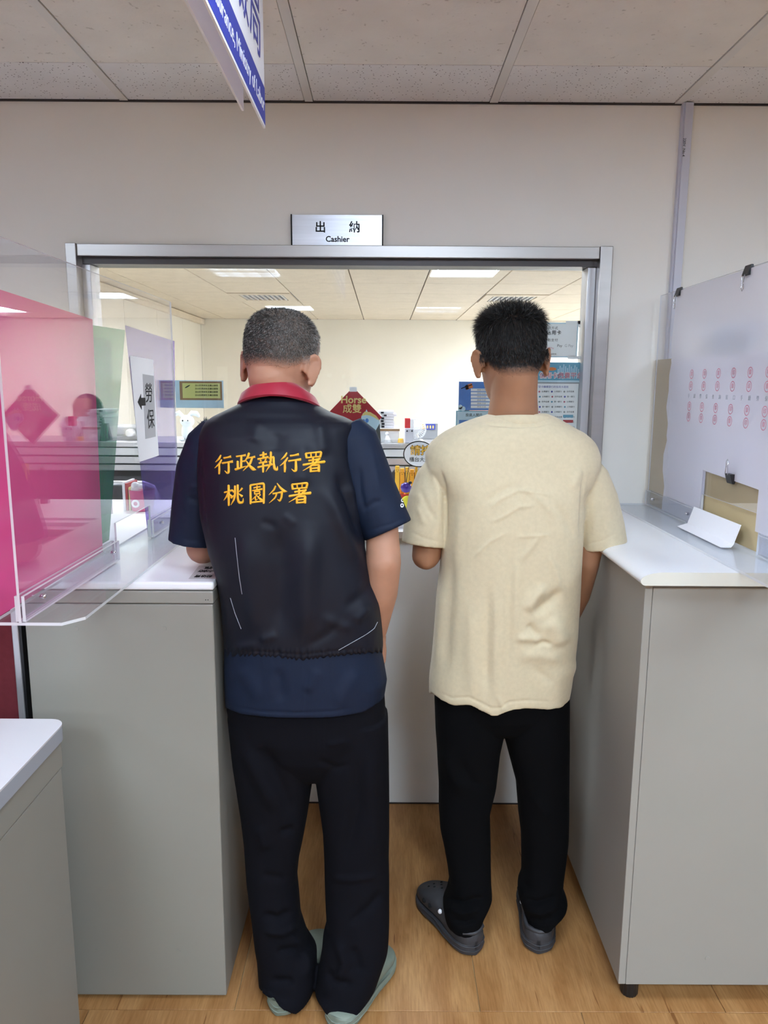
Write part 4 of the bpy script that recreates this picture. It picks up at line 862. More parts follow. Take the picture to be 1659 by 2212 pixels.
# notices behind the guard
XB = AXR+0.03
for (a, b, c, d), lab in (((1545, 700, 1656, 786), 'pale printed notice seen through the right film near the top'), ((1527, 930, 1655, 1008), 'pale printed sheet seen through the right film lower down')):
    ya, zb = yz(a, b, XB); yc, zd = yz(c, d, XB); zb = yz((a+c)/2, b, XB)[1]; zd = yz((a+c)/2, d, XB)[1]
    o_ = tag(MB().prism([(XB, yc, zd), (XB, ya, zd), (XB, ya, zb), (XB, yc, zb)], (0.001, 0, 0)).build('back_notice', W['pale']), lab, 'notice')
# binder clips
def clip(px, py, X, flip=False, lab='', lookup='binder_clip', z=None):
    yy, zz = yz(px, py, X)
    if z is not None: zz = z
    s_ = -1 if flip else 1
    t = tag(empty('binder_clip', (X, yy, zz)), lab, 'binder clip', 'black binder clips')
    wd = 0.0165
    MB().prism([(X-0.010, yy-wd, zz-s_*0.020), (X+0.012, yy-wd, zz-s_*0.020), (X+0.004, yy-wd, zz+s_*0.006), (X-0.002, yy-wd, zz+s_*0.006)], (0, 2*wd, 0)).build('jaw', W['black'], t, 0.001)
    pts = [(-0.008, -0.019), (-0.004, -0.04), (-0.006, -0.052), (0.0, -0.058), (0.006, -0.052), (0.004, -0.04), (0.008, -0.019)]
    for xx in (X-0.0125, X+0.0145):
        MB().tube([(xx, yy+a, zz+s_*b) for a, b in pts], 0.0012, 8).build('wire_handle', W['chrome'], t, smooth=True)
clip(1467, 632, AXR, lab='black binder clip on the guard top beside the cable duct', z=BZ1)
clip(1618, 572, AXR, lab='black binder clip on the guard top near the right edge', z=BZ1)
clip(1580, 1014, AXR-0.004, True, 'black binder clip upside down on the paper liner', z=oz_-0.006)
# folded paper on the right counter
fp = MB(); y0, y1 = 1.86, 2.15; xa = AXR-0.037
pr = [(xa-0.020, RZT+0.0085), (xa+0.010, RZT+0.018), (xa+0.026, RZT+0.068), (xa+0.0275, RZT+0.0675), (xa+0.0120, RZT+0.016), (xa+0.006, RZT+0.0085)]
fp.prism([(a, y0, b) for a, b in pr], (0, y1-y0, 0))
tag(fp.build('folded_paper', W['paper']), 'folded white paper lying against the right acrylic guard', 'paper')

# ================================================================== PEOPLE
def head_rings(Mh, wide=1.0, seg=48):
    rows = [(-0.004, .022, .084, .040), (0.008, .036, .096, .020), (0.025, .050, .100, -.012), (0.050, .061, .098, -.050), (0.080, .069, .096, -.078), (0.110, .074, .096, -.093), (0.140, .078, .098, -.100),
            (0.170, .079, .097, -.099), (0.192, .075, .088, -.092), (0.210, .066, .072, -.078), (0.224, .050, .050, -.058), (0.233, .030, .026, -.035), (0.236, .012, .008, -.014)]
    A = np.array(rows); zs = np.linspace(A[0, 0], A[-1, 0], 40); zs = np.sort(np.concatenate([zs, [0.2345, 0.229]]))
    out = []
    for z in zs:
        a, f, b = (np.interp(z, A[:, 0], A[:, k]) for k in (1, 2, 3)); r = sring(0, (f+b)/2, z, a*wide, (f-b)/2, 2.25, seg)
        out.append([(Mh @ Vector(p))[:] for p in r])
    return out
def rotm(Mh): return np.array(Mh.to_3x3())
def add_head(B, Mh, wide=1.0, ear_out=0.35):
    B.loft(head_rings(Mh, wide))
    R3 = rotm(Mh)
    def L(p): return np.array(Mh @ Vector(p))
    B.tube([L((0, .094, .135)), L((0, .104, .115)), L((0, .113, .095)), L((0, .104, .082))], [.008, .010, .012, .010], 12)      # nose
    B.ell(L((0, .094, .052)), (.024, .010, .006), mat3=R3); B.ell(L((0, .093, .043)), (.020, .010, .006), mat3=R3)              # lips
    B.ell(L((0, .086, .145)), (.05, .014, .012), mat3=R3)                                                                       # brow
    for s in (-1, 1):                                                                                                           # ears
        c, sn = math.cos(ear_out), math.sin(ear_out)
        Er = R3 @ np.array([[c, s*sn, 0], [-s*sn, c, 0], [0, 0, 1]])
        pts = []
        for t in np.linspace(-0.3, 5.0, 16):
            pts.append(L((0, 0, 0)) + R3 @ np.array((s*(.079*wide+0.012), -0.012, .100)) + Er @ np.array((s*0.004*math.sin(t), -0.019*math.cos(t)*(1 if t < 3.2 else 0.8), 0.032*math.sin(t)*(1.0 if t < 3.2 else 1.1))))
        B.tube(pts, [.0045+0.001*math.sin(i*.4) for i in range(16)], 10)
        B.ell(L((s*(.079*wide+0.011), -0.010, .102)), (.0050, .019, .031), 20, 12, Er)
        B.ell(L((s*(.078*wide), 0.006, .100)), (.010, .010, .022), 16, 10, R3)
        B.ell(L((s*(.079*wide+0.008), 0.000, .076)), (.0055, .011, .015), 14, 10, Er)
def add_hand(B, wrist, d, nrm, thumb, curl=0.5, size=1.0, spread=0.08):
    """palm, four unequal bent fingers and a thumb on the side given by `thumb`"""
    d = np.array(d, float); d /= np.linalg.norm(d); nrm = np.array(nrm, float); nrm -= d*(nrm@d); nrm /= np.linalg.norm(nrm); s = np.cross(d, nrm)
    if s@np.array(thumb, float) < 0: s = -s
    wrist = np.array(wrist, float)
    B.tube([wrist-d*0.01, wrist+d*0.03*size, wrist+d*0.07*size, wrist+d*0.085*size], [.026*size, .036*size, .040*size, .036*size], 16, 0.42, side=s)
    for i, (o, L_) in enumerate(((.027, .068), (.009, .076), (-.010, .070), (-.027, .055))):
        p = wrist+d*0.078*size+s*o*size; dd = d+s*o/0.027*spread; dd /= np.linalg.norm(dd); pts = [p]; a = 0.15
        for k, f in enumerate((.44, .32, .24)):
            a += curl*(0.6, 0.9, 0.7)[k]; v = dd*math.cos(a)+nrm*math.sin(a); p = p+v*L_*f*size; pts.append(p)
        B.tube(pts, [.0090*size, .0085*size, .0080*size, .0070*size], 10)
    p = wrist+d*0.028*size+s*0.026*size; v = d*0.7+s*0.62+nrm*0.35; v /= np.linalg.norm(v); v2 = d*0.93+s*0.15+nrm*0.35; v2 /= np.linalg.norm(v2)
    B.tube([p, p+v*0.032*size, p+v*0.032*size+v2*0.028*size, p+v*0.032*size+v2*0.05*size], [.0125*size, .0105*size, .0095*size, .008*size], 10)

def hair(me, Mh, parent, density, length, tone, direction, count, width=0.0007, cap=None, capmat=None, seed=3):
    """strands on the scalp of a finished body mesh; density/length/tone take head-space points"""
    r = np.random.default_rng(seed)
    V = getV(me); me.calc_loop_triangles(); Tn = np.empty(len(me.loop_triangles)*3, np.int32); me.loop_triangles.foreach_get('vertices', Tn); Tn = Tn.reshape(-1, 3)
    inv = np.array(Mh.inverted()); VL = V@inv[:3, :3].T + inv[:3, 3]; NL = normals(me)@inv[:3, :3].T
    cen = VL[Tn].mean(1); near = (np.abs(cen[:, 0]) < 0.11) & (np.abs(cen[:, 1]) < 0.14) & (cen[:, 2] > 0.03) & (cen[:, 2] < 0.26)
    Tn = Tn[near]; A, B_, C = VL[Tn[:, 0]], VL[Tn[:, 1]], VL[Tn[:, 2]]; ar = np.linalg.norm(np.cross(B_-A, C-A), axis=1)
    dn = density(VL[Tn].mean(1)); ear = np.abs(VL[Tn].mean(1)[:, 0]) > 0.088
    wgt = ar*dn*(~ear); idx = r.choice(len(Tn), count, p=wgt/wgt.sum()); u = r.random((count, 2)); fl = u.sum(1) > 1; u[fl] = 1-u[fl]
    P = A[idx]+(B_-A)[idx]*u[:, :1]+(C-A)[idx]*u[:, 1:]; Nn = NL[Tn[idx]].mean(1); Nn /= np.linalg.norm(Nn, axis=1)[:, None]
    D = direction(P, Nn, r); D /= np.linalg.norm(D, axis=1)[:, None]; Ln = length(P)*r.uniform(0.7, 1.2, count)
    S = np.cross(D, Nn+r.normal(size=(count, 3))*0.5); S /= np.linalg.norm(S, axis=1)[:, None]; S *= width/2
    D2 = D*0.75+Nn*-0.15+np.array((0, 0, -0.25)); D2 /= np.linalg.norm(D2, axis=1)[:, None]
    base = P-Nn*0.001; mid = base+D*(Ln*0.55)[:, None]; tip = mid+D2*(Ln*0.45)[:, None]
    verts = np.stack([base-S, base+S, mid+S*0.8, mid-S*0.8, tip], 1).reshape(-1, 3)
    Mw = np.array(Mh); verts = verts@Mw[:3, :3].T+Mw[:3, 3]
    faces = []
    for i in range(count): k = i*5; faces += [(k, k+1, k+2, k+3), (k+3, k+2, k+4)]
    hm = bpy.data.meshes.new('hair'); hm.from_pydata(verts.tolist(), [], faces)
    at_ = hm.color_attributes.new('tone', 'FLOAT_COLOR', 'POINT'); c = tone(P, r); c4 = np.repeat(np.concatenate([c, np.ones((count, 1))], 1), 5, 0); at_.data.foreach_set('color', c4.ravel().astype(np.float32))
    h = link_mesh('hair', hm, W['hairm'], parent, True); h['kind'] = 'stuff'
    if cap is not None:
        skin, dark = cap; dv = density(VL); keep = (dv > 0.03) & (np.abs(VL[:, 0]) < 0.0885) & (VL[:, 2] > 0.03) & (np.linalg.norm(VL-np.array((0, 0, 0.13)), axis=1) < 0.2)
        bm = bmesh.new(); bm.from_mesh(me); bm.verts.ensure_lookup_table(); oldi = [v.index for v in bm.verts if keep[v.index]]
        bmesh.ops.delete(bm, geom=[v for v in bm.verts if not keep[v.index]], context='VERTS')
        for v in bm.verts: v.co += v.normal*0.0009
        cm = bpy.data.meshes.new('scalp_hair'); bm.to_mesh(cm); bm.free(); cm.materials.clear()
        Vc = VL[oldi]; k = np.clip((dv[oldi]-0.05)/0.8, 0, 1)[:, None]**0.7; k = np.clip(k*(1+0.35*noise3(Vc, (420, 420, 420), 9)[:, None]), 0, 1); dk = dark(Vc)
        c = np.array(lin(skin)[:3])*(1-k)+dk*k
        at_ = cm.color_attributes.new('tone', 'FLOAT_COLOR', 'POINT'); at_.data.foreach_set('color', np.concatenate([c, np.ones((len(c), 1))], 1).ravel().astype(np.float32))
        link_mesh('scalp_hair', cm, W['scalp'], parent, True)
    return h

def clog(name, heel, toe, mat_, matsole, parent, width=0.104, high=0.085, rim=0.066, extras=True, side=1):
    heel, toe = Vector(heel), Vector(toe); d = (toe-heel); d.z = 0; Ln = d.length; d.normalize(); s = Vector((d.y, -d.x, 0))
    def Wp(a, b, z): return heel+d*(a*Ln)+s*b+Vector((0, 0, z))
    A = [0.0, 0.02, 0.06, 0.14, 0.25, 0.4, 0.55, 0.68, 0.8, 0.9, 0.96, 0.99, 1.0]; Wd = [0.10, 0.40, 0.62, 0.76, 0.80, 0.80, 0.88, 0.97, 1.0, 0.86, 0.62, 0.36, 0.08]
    ts = np.linspace(0, 1, 34)**1.0; ts = np.sort(np.concatenate([ts, [0.01, 0.03, 0.985, 0.995]]))
    def section(t, z0, z1, k, n=4.0, seg=28):
        wv = np.interp(t, A, Wd)*width/2*k; r = []
        for a in np.linspace(0, 2*PI, seg, endpoint=False):
            c, q = math.cos(a), math.sin(a); r.append(Wp(t, wv*np.sign(c)*abs(c)**(2/n), (z0+z1)/2+(z1-z0)/2*np.sign(q)*abs(q)**(2/n)))
        return r
    up = MB().loft([section(t, 0.004, np.interp(t, A, [0.046, 0.040, 0.040, 0.038, 0.034, 0.030, 0.028, 0.028, 0.029, 0.032, 0.033, 0.033, 0.033]), 1.06, 5) for t in ts])
    sole = up.build('sole', matsole, parent, smooth=50)
    hts = [rim-0.018, rim-0.004, rim, rim-0.004, rim-0.008, high*0.92, high, high*0.92, high*0.78, high*0.62, high*0.54, high*0.48, 0.036]
    u = MB().loft([section(t, 0.020, np.interp(t, A, hts), 0.98, 2.8) for t in ts]); upper = u.build(name, mat_, parent, smooth=50)
    # raised rim round the heel opening and two grooves in the foam
    rimpts = [Wp(t, sd*np.interp(t, A, Wd)*width/2*0.86, rim-0.003+max(0, t-0.2)*0.06) for t, sd in [(0.40, -1), (0.32, -1), (0.22, -1), (0.13, -1), (0.06, -1), (0.025, -.6), (0.012, 0), (0.025, .6), (0.06, 1), (0.13, 1), (0.22, 1), (0.32, 1), (0.40, 1)]]
    if extras: MB().tube(rimpts, 0.0055, 10).build('heel_rim', mat_, sole, smooth=True)
    for zz in (0.016, 0.030):
        gp = [Wp(t, sd*np.interp(t, A, Wd)*width/2*1.068, zz+0.004*math.sin(t*14)) for t, sd in [(0.7, -1), (0.5, -1), (0.3, -1), (0.14, -1), (0.06, -1), (0.03, -1), (0.012, -1), (-0.004, -1), (-0.004, 1), (0.012, 1), (0.03, 1), (0.06, 1), (0.14, 1), (0.3, 1), (0.5, 1), (0.7, 1)]]
        MB().tube(gp, 0.0016, 6).build('sole_rib', matsole, sole, smooth=True)
    if extras:
        for sd in (-1, 1):
            q = Wp(0.42, sd*width/2*0.80, rim-0.004); MB().ell(q[:], (.0065, .0065, .0065), 14, 8).build('rivet', W['paper'], upper, smooth=True)
            for t_, z_ in ((0.60, 0.056), (0.70, 0.054)):
                q = Wp(t_, sd*np.interp(t_, A, Wd)*width/2*0.955, z_); MB().ell(q[:], (.006, .011, .006), 12, 8).build('vent_hole', W['darkhole'], upper, smooth=True)
        for t_, o_ in ((0.74, 0.012), (0.74, -0.012), (0.82, 0.0), (0.66, 0.0), (0.80, 0.022), (0.80, -0.022)):
            q = Wp(t_, o_, np.interp(t_, A, hts)-0.001); MB().ell(q[:], (.004, .004, .003), 10, 6).build('top_hole', W['darkhole'], upper, smooth=True)
    return upper

# ---- brush-written characters for the embroidery (stroke: x, y, width in a 100-unit square)
GL = {
 '行': [[(34, 2, 5), (24, 20, 8), (6, 36, 2)], [(38, 26, 5), (26, 46, 8), (2, 66, 2)], [(25, 48, 6), (25, 78, 8), (24, 99, 6)], [(50, 18, 7), (70, 16, 6), (90, 12, 9)], [(42, 44, 7), (70, 41, 6), (100, 38, 10)], [(76, 42, 7), (77, 80, 9), (76, 94, 9), (68, 97, 6), (56, 84, 2)]],
 '政': [[(6, 16, 7), (28, 14, 6), (52, 11, 9)], [(30, 14, 7), (29, 50, 8), (29, 80, 8)], [(30, 46, 6), (40, 44, 6), (50, 43, 8)], [(12, 42, 7), (12, 60, 8), (13, 82, 8)], [(0, 88, 9), (24, 82, 7), (54, 72, 3)], [(68, 0, 8), (62, 22, 8), (46, 46, 2)], [(60, 28, 6), (80, 25, 6), (98, 22, 9)], [(84, 26, 7), (74, 58, 9), (40, 96, 2)], [(54, 42, 3), (70, 70, 8), (90, 92, 13), (103, 95, 2)]],
 '執': [[(12, 16, 6), (30, 13, 6), (46, 11, 8)], [(29, 0, 7), (29, 16, 8), (29, 30, 7)], [(2, 34, 7), (28, 30, 6), (54, 26, 8)], [(14, 38, 4), (19, 46, 7)], [(42, 34, 6), (35, 47, 3)], [(8, 54, 6), (28, 51, 6), (48, 49, 8)], [(2, 74, 7), (28, 69, 6), (54, 66, 8)], [(28, 52, 7), (28, 80, 8), (28, 100, 6)], [(56, 32, 6), (70, 29, 6), (82, 27, 8)], [(80, 28, 7), (80, 60, 8), (85, 86, 10), (97, 92, 8), (99, 74, 2)], [(66, 2, 8), (66, 40, 8), (60, 70, 7), (42, 96, 2)], [(56, 48, 4), (72, 66, 8)]],
 '署': [[(14, 6, 7), (18, 30, 7)], [(14, 6, 6), (50, 4, 6), (86, 2, 8), (80, 28, 7)], [(18, 28, 6), (50, 26, 5), (82, 25, 6)], [(37, 6, 5), (39, 26, 5)], [(61, 5, 5), (60, 26, 5)], [(26, 43, 7), (48, 40, 6), (70, 38, 8)], [(47, 31, 7), (47, 56, 8)], [(2, 62, 8), (50, 55, 6), (100, 51, 10)], [(78, 34, 8), (54, 60, 8), (2, 90, 2)], [(36, 68, 6), (37, 98, 8)], [(36, 68, 6), (56, 66, 6), (75, 65, 8), (73, 99, 9)], [(38, 82, 6), (71, 80, 6)], [(38, 96, 6), (71, 94, 6)]],
 '桃': [[(2, 36, 6), (22, 32, 6), (42, 27, 8)], [(23, 2, 8), (24, 50, 9), (24, 100, 7)], [(22, 36, 7), (14, 56, 7), (0, 74, 2)], [(26, 44, 3), (38, 56, 8)], [(56, 6, 7), (56, 50, 8), (51, 74, 7), (36, 98, 2)], [(42, 24, 3), (51, 37, 8)], [(36, 64, 8), (46, 57, 6), (56, 48, 2)], [(70, 2, 8), (70, 70, 8), (76, 90, 9), (97, 90, 8), (99, 70, 2)], [(94, 18, 7), (86, 28, 6), (76, 38, 2)], [(76, 46, 3), (94, 60, 9)]],
 '園': [[(10, 8, 8), (11, 50, 9), (12, 99, 9)], [(10, 8, 7), (50, 4, 6), (90, 2, 9), (89, 60, 9), (88, 100, 9)], [(12, 93, 6), (50, 91, 6), (88, 90, 6)], [(30, 22, 5), (50, 19, 5), (70, 18, 6)], [(49, 11, 6), (49, 34, 6)], [(22, 35, 5), (50, 32, 5), (80, 30, 7)], [(34, 41, 5), (36, 54, 5)], [(34, 41, 5), (66, 39, 6), (63, 53, 6)], [(36, 53, 5), (63, 51, 5)], [(49, 54, 6), (38, 67, 6), (20, 79, 2)], [(40, 66, 5), (40, 84, 6), (54, 77, 2)], [(70, 56, 6), (57, 66, 2)], [(47, 60, 3), (62, 74, 7), (78, 84, 9), (84, 84, 2)]],
 '分': [[(38, 14, 7), (28, 34, 8), (0, 58, 2)], [(46, 0, 4), (64, 24, 8), (86, 44, 12), (104, 46, 2)], [(22, 54, 7), (48, 51, 6), (74, 48, 9), (71, 76, 8), (62, 95, 8), (48, 84, 2)], [(44, 54, 7), (36, 76, 7), (2, 101, 2)]],
}
def stroke_pts(st, n=7):
    P = np.array(st, float); k = len(P)
    if k == 2: t = np.linspace(0, 1, n)[:, None]; return P[0]*(1-t)+P[1]*t
    tt = np.concatenate([[0], np.cumsum(np.linalg.norm(np.diff(P[:, :2], axis=0), axis=1))]); q = np.linspace(0, tt[-1], n*(k-1))
    out = np.stack([np.interp(q, tt, P[:, j]) for j in range(3)], 1)
    for _ in range(2): out[1:-1] = out[1:-1]*0.5+(out[:-2]+out[2:])*0.25
    return out
def embroider(ch, corners, bvh, parent, m):
    """corners: photo positions of the character box (tl, tr, br, bl); drops the strokes on the cloth"""
    tl, tr, br, bl = (np.array(c, float) for c in corners); b = MB()
    def surf(u, v, h):
        p = (tl*(1-u)+tr*u)*(1-v)+(bl*(1-u)+br*u)*v; d = Fw+Rv*((p[0]-CX)/FPX)-Uv*((p[1]-CY)/FPX)
        hit = bvh.ray_cast(CAMP, d.normalized())
        return np.array(hit[0]+hit[1]*h) if hit[0] is not None else None
    for st in GL[ch]:
        S = stroke_pts(st); rows = []
        S = np.concatenate([[S[0]*[1, 1, 0.4]+np.array([*(S[0, :2]-S[1, :2])*0.4, 0])], S, [S[-1]*[1, 1, 0.4]+np.array([*(S[-1, :2]-S[-2, :2])*0.4, 0])]])
        for i in range(len(S)):
            t = S[min(i+1, len(S)-1), :2]-S[max(i-1, 0), :2]; t = t/max(1e-6, np.linalg.norm(t)); nn = np.array((-t[1], t[0])); w_ = S[i, 2]*0.78
            rw_ = []
            for f, h in ((-1, -0.0004), (-0.75, 0.0012), (0, 0.0024), (0.75, 0.0012), (1, -0.0004)):
                q = surf((S[i, 0]+nn[0]*w_*f)/100, (S[i, 1]+nn[1]*w_*f)/100, h)
                if q is None: break
                rw_.append(q)
            if len(rw_) == 5: rows.append(rw_)
        if len(rows) > 1: b.loft(rows, cap=False, closed=False)
    return b.build('embroidered_character', m, parent, smooth=True)

# ---------------------------------------------------------------- man in the vest
def man_vest():
    Mh = Matrix.Translation(at(607, 772, 1.80)) @ Matrix.Rotation(math.radians(-20), 4, 'Z') @ Matrix.Rotation(math.radians(-14), 4, 'X') @ Matrix.Rotation(math.radians(3), 4, 'Y') @ Matrix.Diagonal((1.03, 1.0, 1.0, 1)) @ Matrix.Translation((0, 0.0, -0.128))
    vest_spec = [(840, 566, 642, 1.79, .056), (850, 556, 654, 1.788, .064), (862, 540, 668, 1.785, .070), (872, 520, 684, 1.780, .074), (880, 503, 696, 1.777, .078), (890, 482, 714, 1.772, .084), (900, 462, 744, 1.770, .090), (913, 444, 770, 1.765, .102), (941, 434, 762, 1.760, .117), (1000, 431, 764, 1.752, .130), (1047, 432, 775, 1.748, .135), (1110, 437, 785, 1.745, .138), (1188, 455, 789, 1.745, .140), (1241, 472, 804, 1.748, .140), (1294, 481, 823, 1.752, .140), (1351, 486, 826, 1.757, .141), (1395, 489, 828, 1.760, .142), (1412, 491, 826, 1.762, .139)]
    hemv = [(470, 1419), (486, 1420), (540, 1417), (600, 1420), (650, 1427), (700, 1421), (760, 1414), (825, 1409), (850, 1408)]
    # body
    b = MB(); add_head(b, Mh, 1.0, 0.7)
    nb = at(606, 858, 1.79); hc = Mh @ Vector((0, -0.022, 0.075)); b.tube([(nb.x, nb.y, nb.z-0.05), nb[:], ((nb+hc)/2)[:], hc[:]], [.075, .066, .062, .060], 28)
    sm = [(y, xl+24, xr-24, Y, bb*0.80) for y, xl, xr, Y, bb in vest_spec[7:]] + [(1480, 520, 805, 1.765, .105), (1545, 580, 760, 1.765, .08)]
    b.loft(body_rings(sm, seg=48))
    S = lambda px, py, Y: np.array(at(px, py, Y))
    eL = S(438, 1190, 1.835); eL[2] = 1.116+0.043
    armL = [S(480, 975, 1.765), S(447, 1070, 1.79), eL]; b.tube(armL, [.040, .046, .041], 24)
    wL = eL+np.array((0.11, 0.21, 0.0)); b.tube([eL, eL*0.5+wL*0.5, wL], [.041, .040, .028], 24); add_hand(b, wL, (0.45, 0.9, -0.05), (0, 0, -1), (1, -0.3, 0), 0.3)
    armR = [S(748, 985, 1.765), S(803, 1080, 1.752), S(826, 1145, 1.742), S(828, 1215, 1.725)]; b.tube(armR, [.036, .041, .039, .043], 24)
    wR = S(812, 1362, 1.775); b.tube([armR[-1], S(822, 1280, 1.745), wR], [.043, .042, .028], 24); b.ell(S(838, 1216, 1.70), (.018, .018, .022)); add_hand(b, wR, (0.06, 0.10, -1), (-0.8, 0.5, 0), (0, 1, 0), 0.25, 0.95)
    for fx, mx_, fy, Yk in (((595, 1600), (590, 1870), (620, 2120), 1.715), ((755, 1600), (770, 1870), (748, 2130), 1.69)):
        b.tube([S(*fx, 1.765), S(*mx_, 1.752), S(*fy, Yk)], [.070, .042, .034], 20)
    me = remesh(b, 0.0042, 5); V = getV(me); V[:, 2] = np.maximum(V[:, 2], 0.024); setV(me, V); root = link_mesh('person', me, W['skin'], None, True)
    tag(root, 'man seen from behind in a navy vest with red collar and gold characters', 'person')
    for s in (-1, 1): MB().ell((Mh @ Vector((s*0.031, .086, .125)))[:], (.012, .012, .012), 16, 10).build('eye', W['eye'], root, smooth=True)
    # polo
    p = MB()
    lower = [(1330, 484, 820, 1.757, .134), (1400, 488, 824, 1.760, .137), (1438, 487, 831, 1.762, .138), (1470, 488, 836, 1.763, .138), (1500, 489, 832, 1.763, .137), (1530, 491, 828, 1.763, .136)]
    p.loft(body_rings(lower, hem=[(480, 1528), (492, 1532), (515, 1543), (568, 1550), (640, 1553), (718, 1551), (787, 1540), (825, 1514), (840, 1496)], hemrange=90))
    def sleeve(pts, rads, flat=0.9): p.tube([S(*q) for q in pts], rads, 40, flat, round_ends=False)
    sleeve([(478, 925, 1.768), (462, 960, 1.768), (440, 1020, 1.775), (428, 1090, 1.79), (419, 1150, 1.80), (416.5, 1172, 1.80)], [.045, .064, .066, .063, .060, .060], 0.95)
    sleeve([(742, 920, 1.768), (756, 950, 1.768), (776, 1010, 1.762), (803, 1075, 1.752), (830, 1128, 1.745), (838, 1146, 1.742)], [.045, .066, .069, .066, .062, .062], 0.95)
    pm_ = remesh(p, 0.0038, 4)
    fold(pm_, [([(400, 1075), (440, 1085), (455, 1082)], 7, -0.006), ([(405, 1055), (430, 1050), (452, 1040)], 7, 0.004), ([(418, 960), (425, 1040)], 9, 0.003), ([(775, 1000), (778, 1060), (790, 1110)], 6, -0.004), ([(800, 950), (812, 1020), (820, 1090)], 9, 0.003), ([(780, 1105), (810, 1085), (830, 1080)], 6, -0.003),
               ([(388, 1160), (411, 1168), (452, 1165)], 2.5, -0.0016), ([(788, 1148), (845, 1132), (880, 1115)], 2.5, -0.0016), ([(494, 1524), (560, 1537), (640, 1540), (720, 1537), (790, 1522)], 2.5, -0.0018),
               ([(510, 1440), (540, 1470), (560, 1520)], 16, 0.004), ([(600, 1440), (610, 1520)], 12, -0.004), ([(690, 1440), (660, 1500)], 14, 0.004), ([(780, 1445), (740, 1500), (735, 1540)], 16, 0.004)])
    link_mesh('polo_shirt', pm_, W['polo'], root, True)['label'] = 'navy polo shirt showing under the vest'
    lg = at(869, 1085, 1.70)
    # vest
    v = MB(); v.loft(body_rings(vest_spec, n=2.5, seg=96, hem=hemv, hemrange=60))
    vm = remesh(v, 0.0036, 4)
    fold(vm, [([(655, 950), (650, 1060)], 22, 0.0070), ([(600, 930), (595, 980)], 18, -0.0053), ([(560, 905), (545, 960)], 16, 0.0053), ([(690, 905), (700, 990)], 14, 0.0070), ([(728, 1010), (760, 1090), (786, 1175)], 13, -0.0144), ([(700, 1040), (735, 1130), (790, 1250)], 14, 0.0106), ([(755, 1040), (790, 1130)], 10, 0.0040),
              ([(600, 1120), (605, 1220), (600, 1390)], 24, -0.0106), ([(670, 1120), (662, 1250), (660, 1400)], 24, 0.0128), ([(530, 1130), (540, 1260), (545, 1390)], 26, 0.0088), ([(560, 1125), (600, 1140)], 9, -0.0032), ([(610, 1110), (640, 1135)], 8, 0.0024),
              ([(690, 1330), (730, 1350), (770, 1360)], 11, 0.0040), ([(660, 1400), (710, 1370), (740, 1340)], 10, -0.0040), ([(740, 1320), (790, 1280), (812, 1240)], 12, -0.0048), ([(765, 1345), (800, 1310)], 9, 0.0040), ([(560, 1385), (600, 1370)], 8, 0.0040), ([(500, 1400), (560, 1392)], 9, 0.0032),
              ([(490, 1408), (560, 1408), (650, 1415), (740, 1405), (822, 1398)], 3, -0.0024), ([(436, 960), (436, 1040), (441, 1110), (452, 1170)], 3.5, -0.0028), ([(752, 950), (750, 975), (764, 1032), (776, 1094), (780, 1140)], 3.5, -0.0028)])
    V = getV(vm); Nn = normals(vm); px, py = proj(V); k = np.clip((py-1398)/12, 0, 1)*(Nn[:, 1] < 0.3); V += Nn*(k*0.0022*np.sin(px*0.55+1.5*np.sin(px*0.13)))[:, None]; setV(vm, V)
    vest = link_mesh('vest', vm, W['vest'], root, True)
    bvh = BVHTree.FromPolygons([tuple(c) for c in getV(vm)], [tuple(q.vertices) for q in vm.polygons])
    r1 = [('行', 464, 982, 503, 1024), ('政', 508, 979, 552, 1018), ('執', 556, 976, 600, 1020), ('行', 604, 977, 650, 1020), ('署', 654, 976, 701, 1020)]
    r2 = [('桃', 484, 1047, 526, 1091), ('園', 537, 1044, 574, 1088), ('分', 581, 1044, 619, 1085), ('署', 624, 1043, 671, 1088)]
    for ch, x0, y0, x1, y1 in r1+r2: embroider(ch, [(x0, y0+1), (x1, y0-1), (x1, y1-1), (x0, y1+1)], bvh, vest, W['thread'])
    # pale piping of the pockets
    def on(px, py):
        d = Fw+Rv*((px-CX)/FPX)-Uv*((py-CY)/FPX); h = bvh.ray_cast(CAMP, d.normalized()); return None if h[0] is None else (h[0]+h[1]*0.0006)[:]
    for ln in ([(508, 1162), (512, 1200), (517, 1245), (523, 1283)], [(498, 1292), (508, 1325), (521, 1358)], [(815, 1344), (808, 1358), (790, 1371), (760, 1388), (732, 1404)]):
        pts = [q for q in (on(*c) for c in np.stack([np.interp(np.linspace(0, 1, 14), np.linspace(0, 1, len(ln)), np.array(ln)[:, j]) for j in (0, 1)], 1)) if q]
        if len(pts) > 2: MB().tube(pts, 0.0007, 6).build('seam_piping', W['greyedge'], vest, smooth=True)
    # collar
    c = MB(); rows = []
    ctr = at(604, 845, 1.79)
    phis = np.linspace(-2.5, 2.5, 61)
    sm_ = lambda x, xs, ys: float(np.mean([np.interp(x+d_, xs, ys) for d_ in np.linspace(-.28, .28, 15)]))
    topz = lambda ph: sm_(abs(ph), [0, 0.5, 1.0, 1.5, 2.5], [at(590, 818, 1.72).z, at(590, 821, 1.73).z, at(590, 833, 1.76).z, at(590, 848, 1.79).z, at(590, 880, 1.86).z])
    botz = lambda ph: sm_(ph, [-2.5, -1.5, -1.05, -0.6, 0, 0.6, 1.05, 1.5, 2.5], [at(590, 905, 1.87).z, at(510, 873, 1.79).z, at(525, 866, 1.74).z, at(550, 856, 1.70).z, at(595, 850, 1.69).z, at(640, 858, 1.70).z, at(670, 870, 1.74).z, at(693, 881, 1.79).z, at(590, 905, 1.87).z])
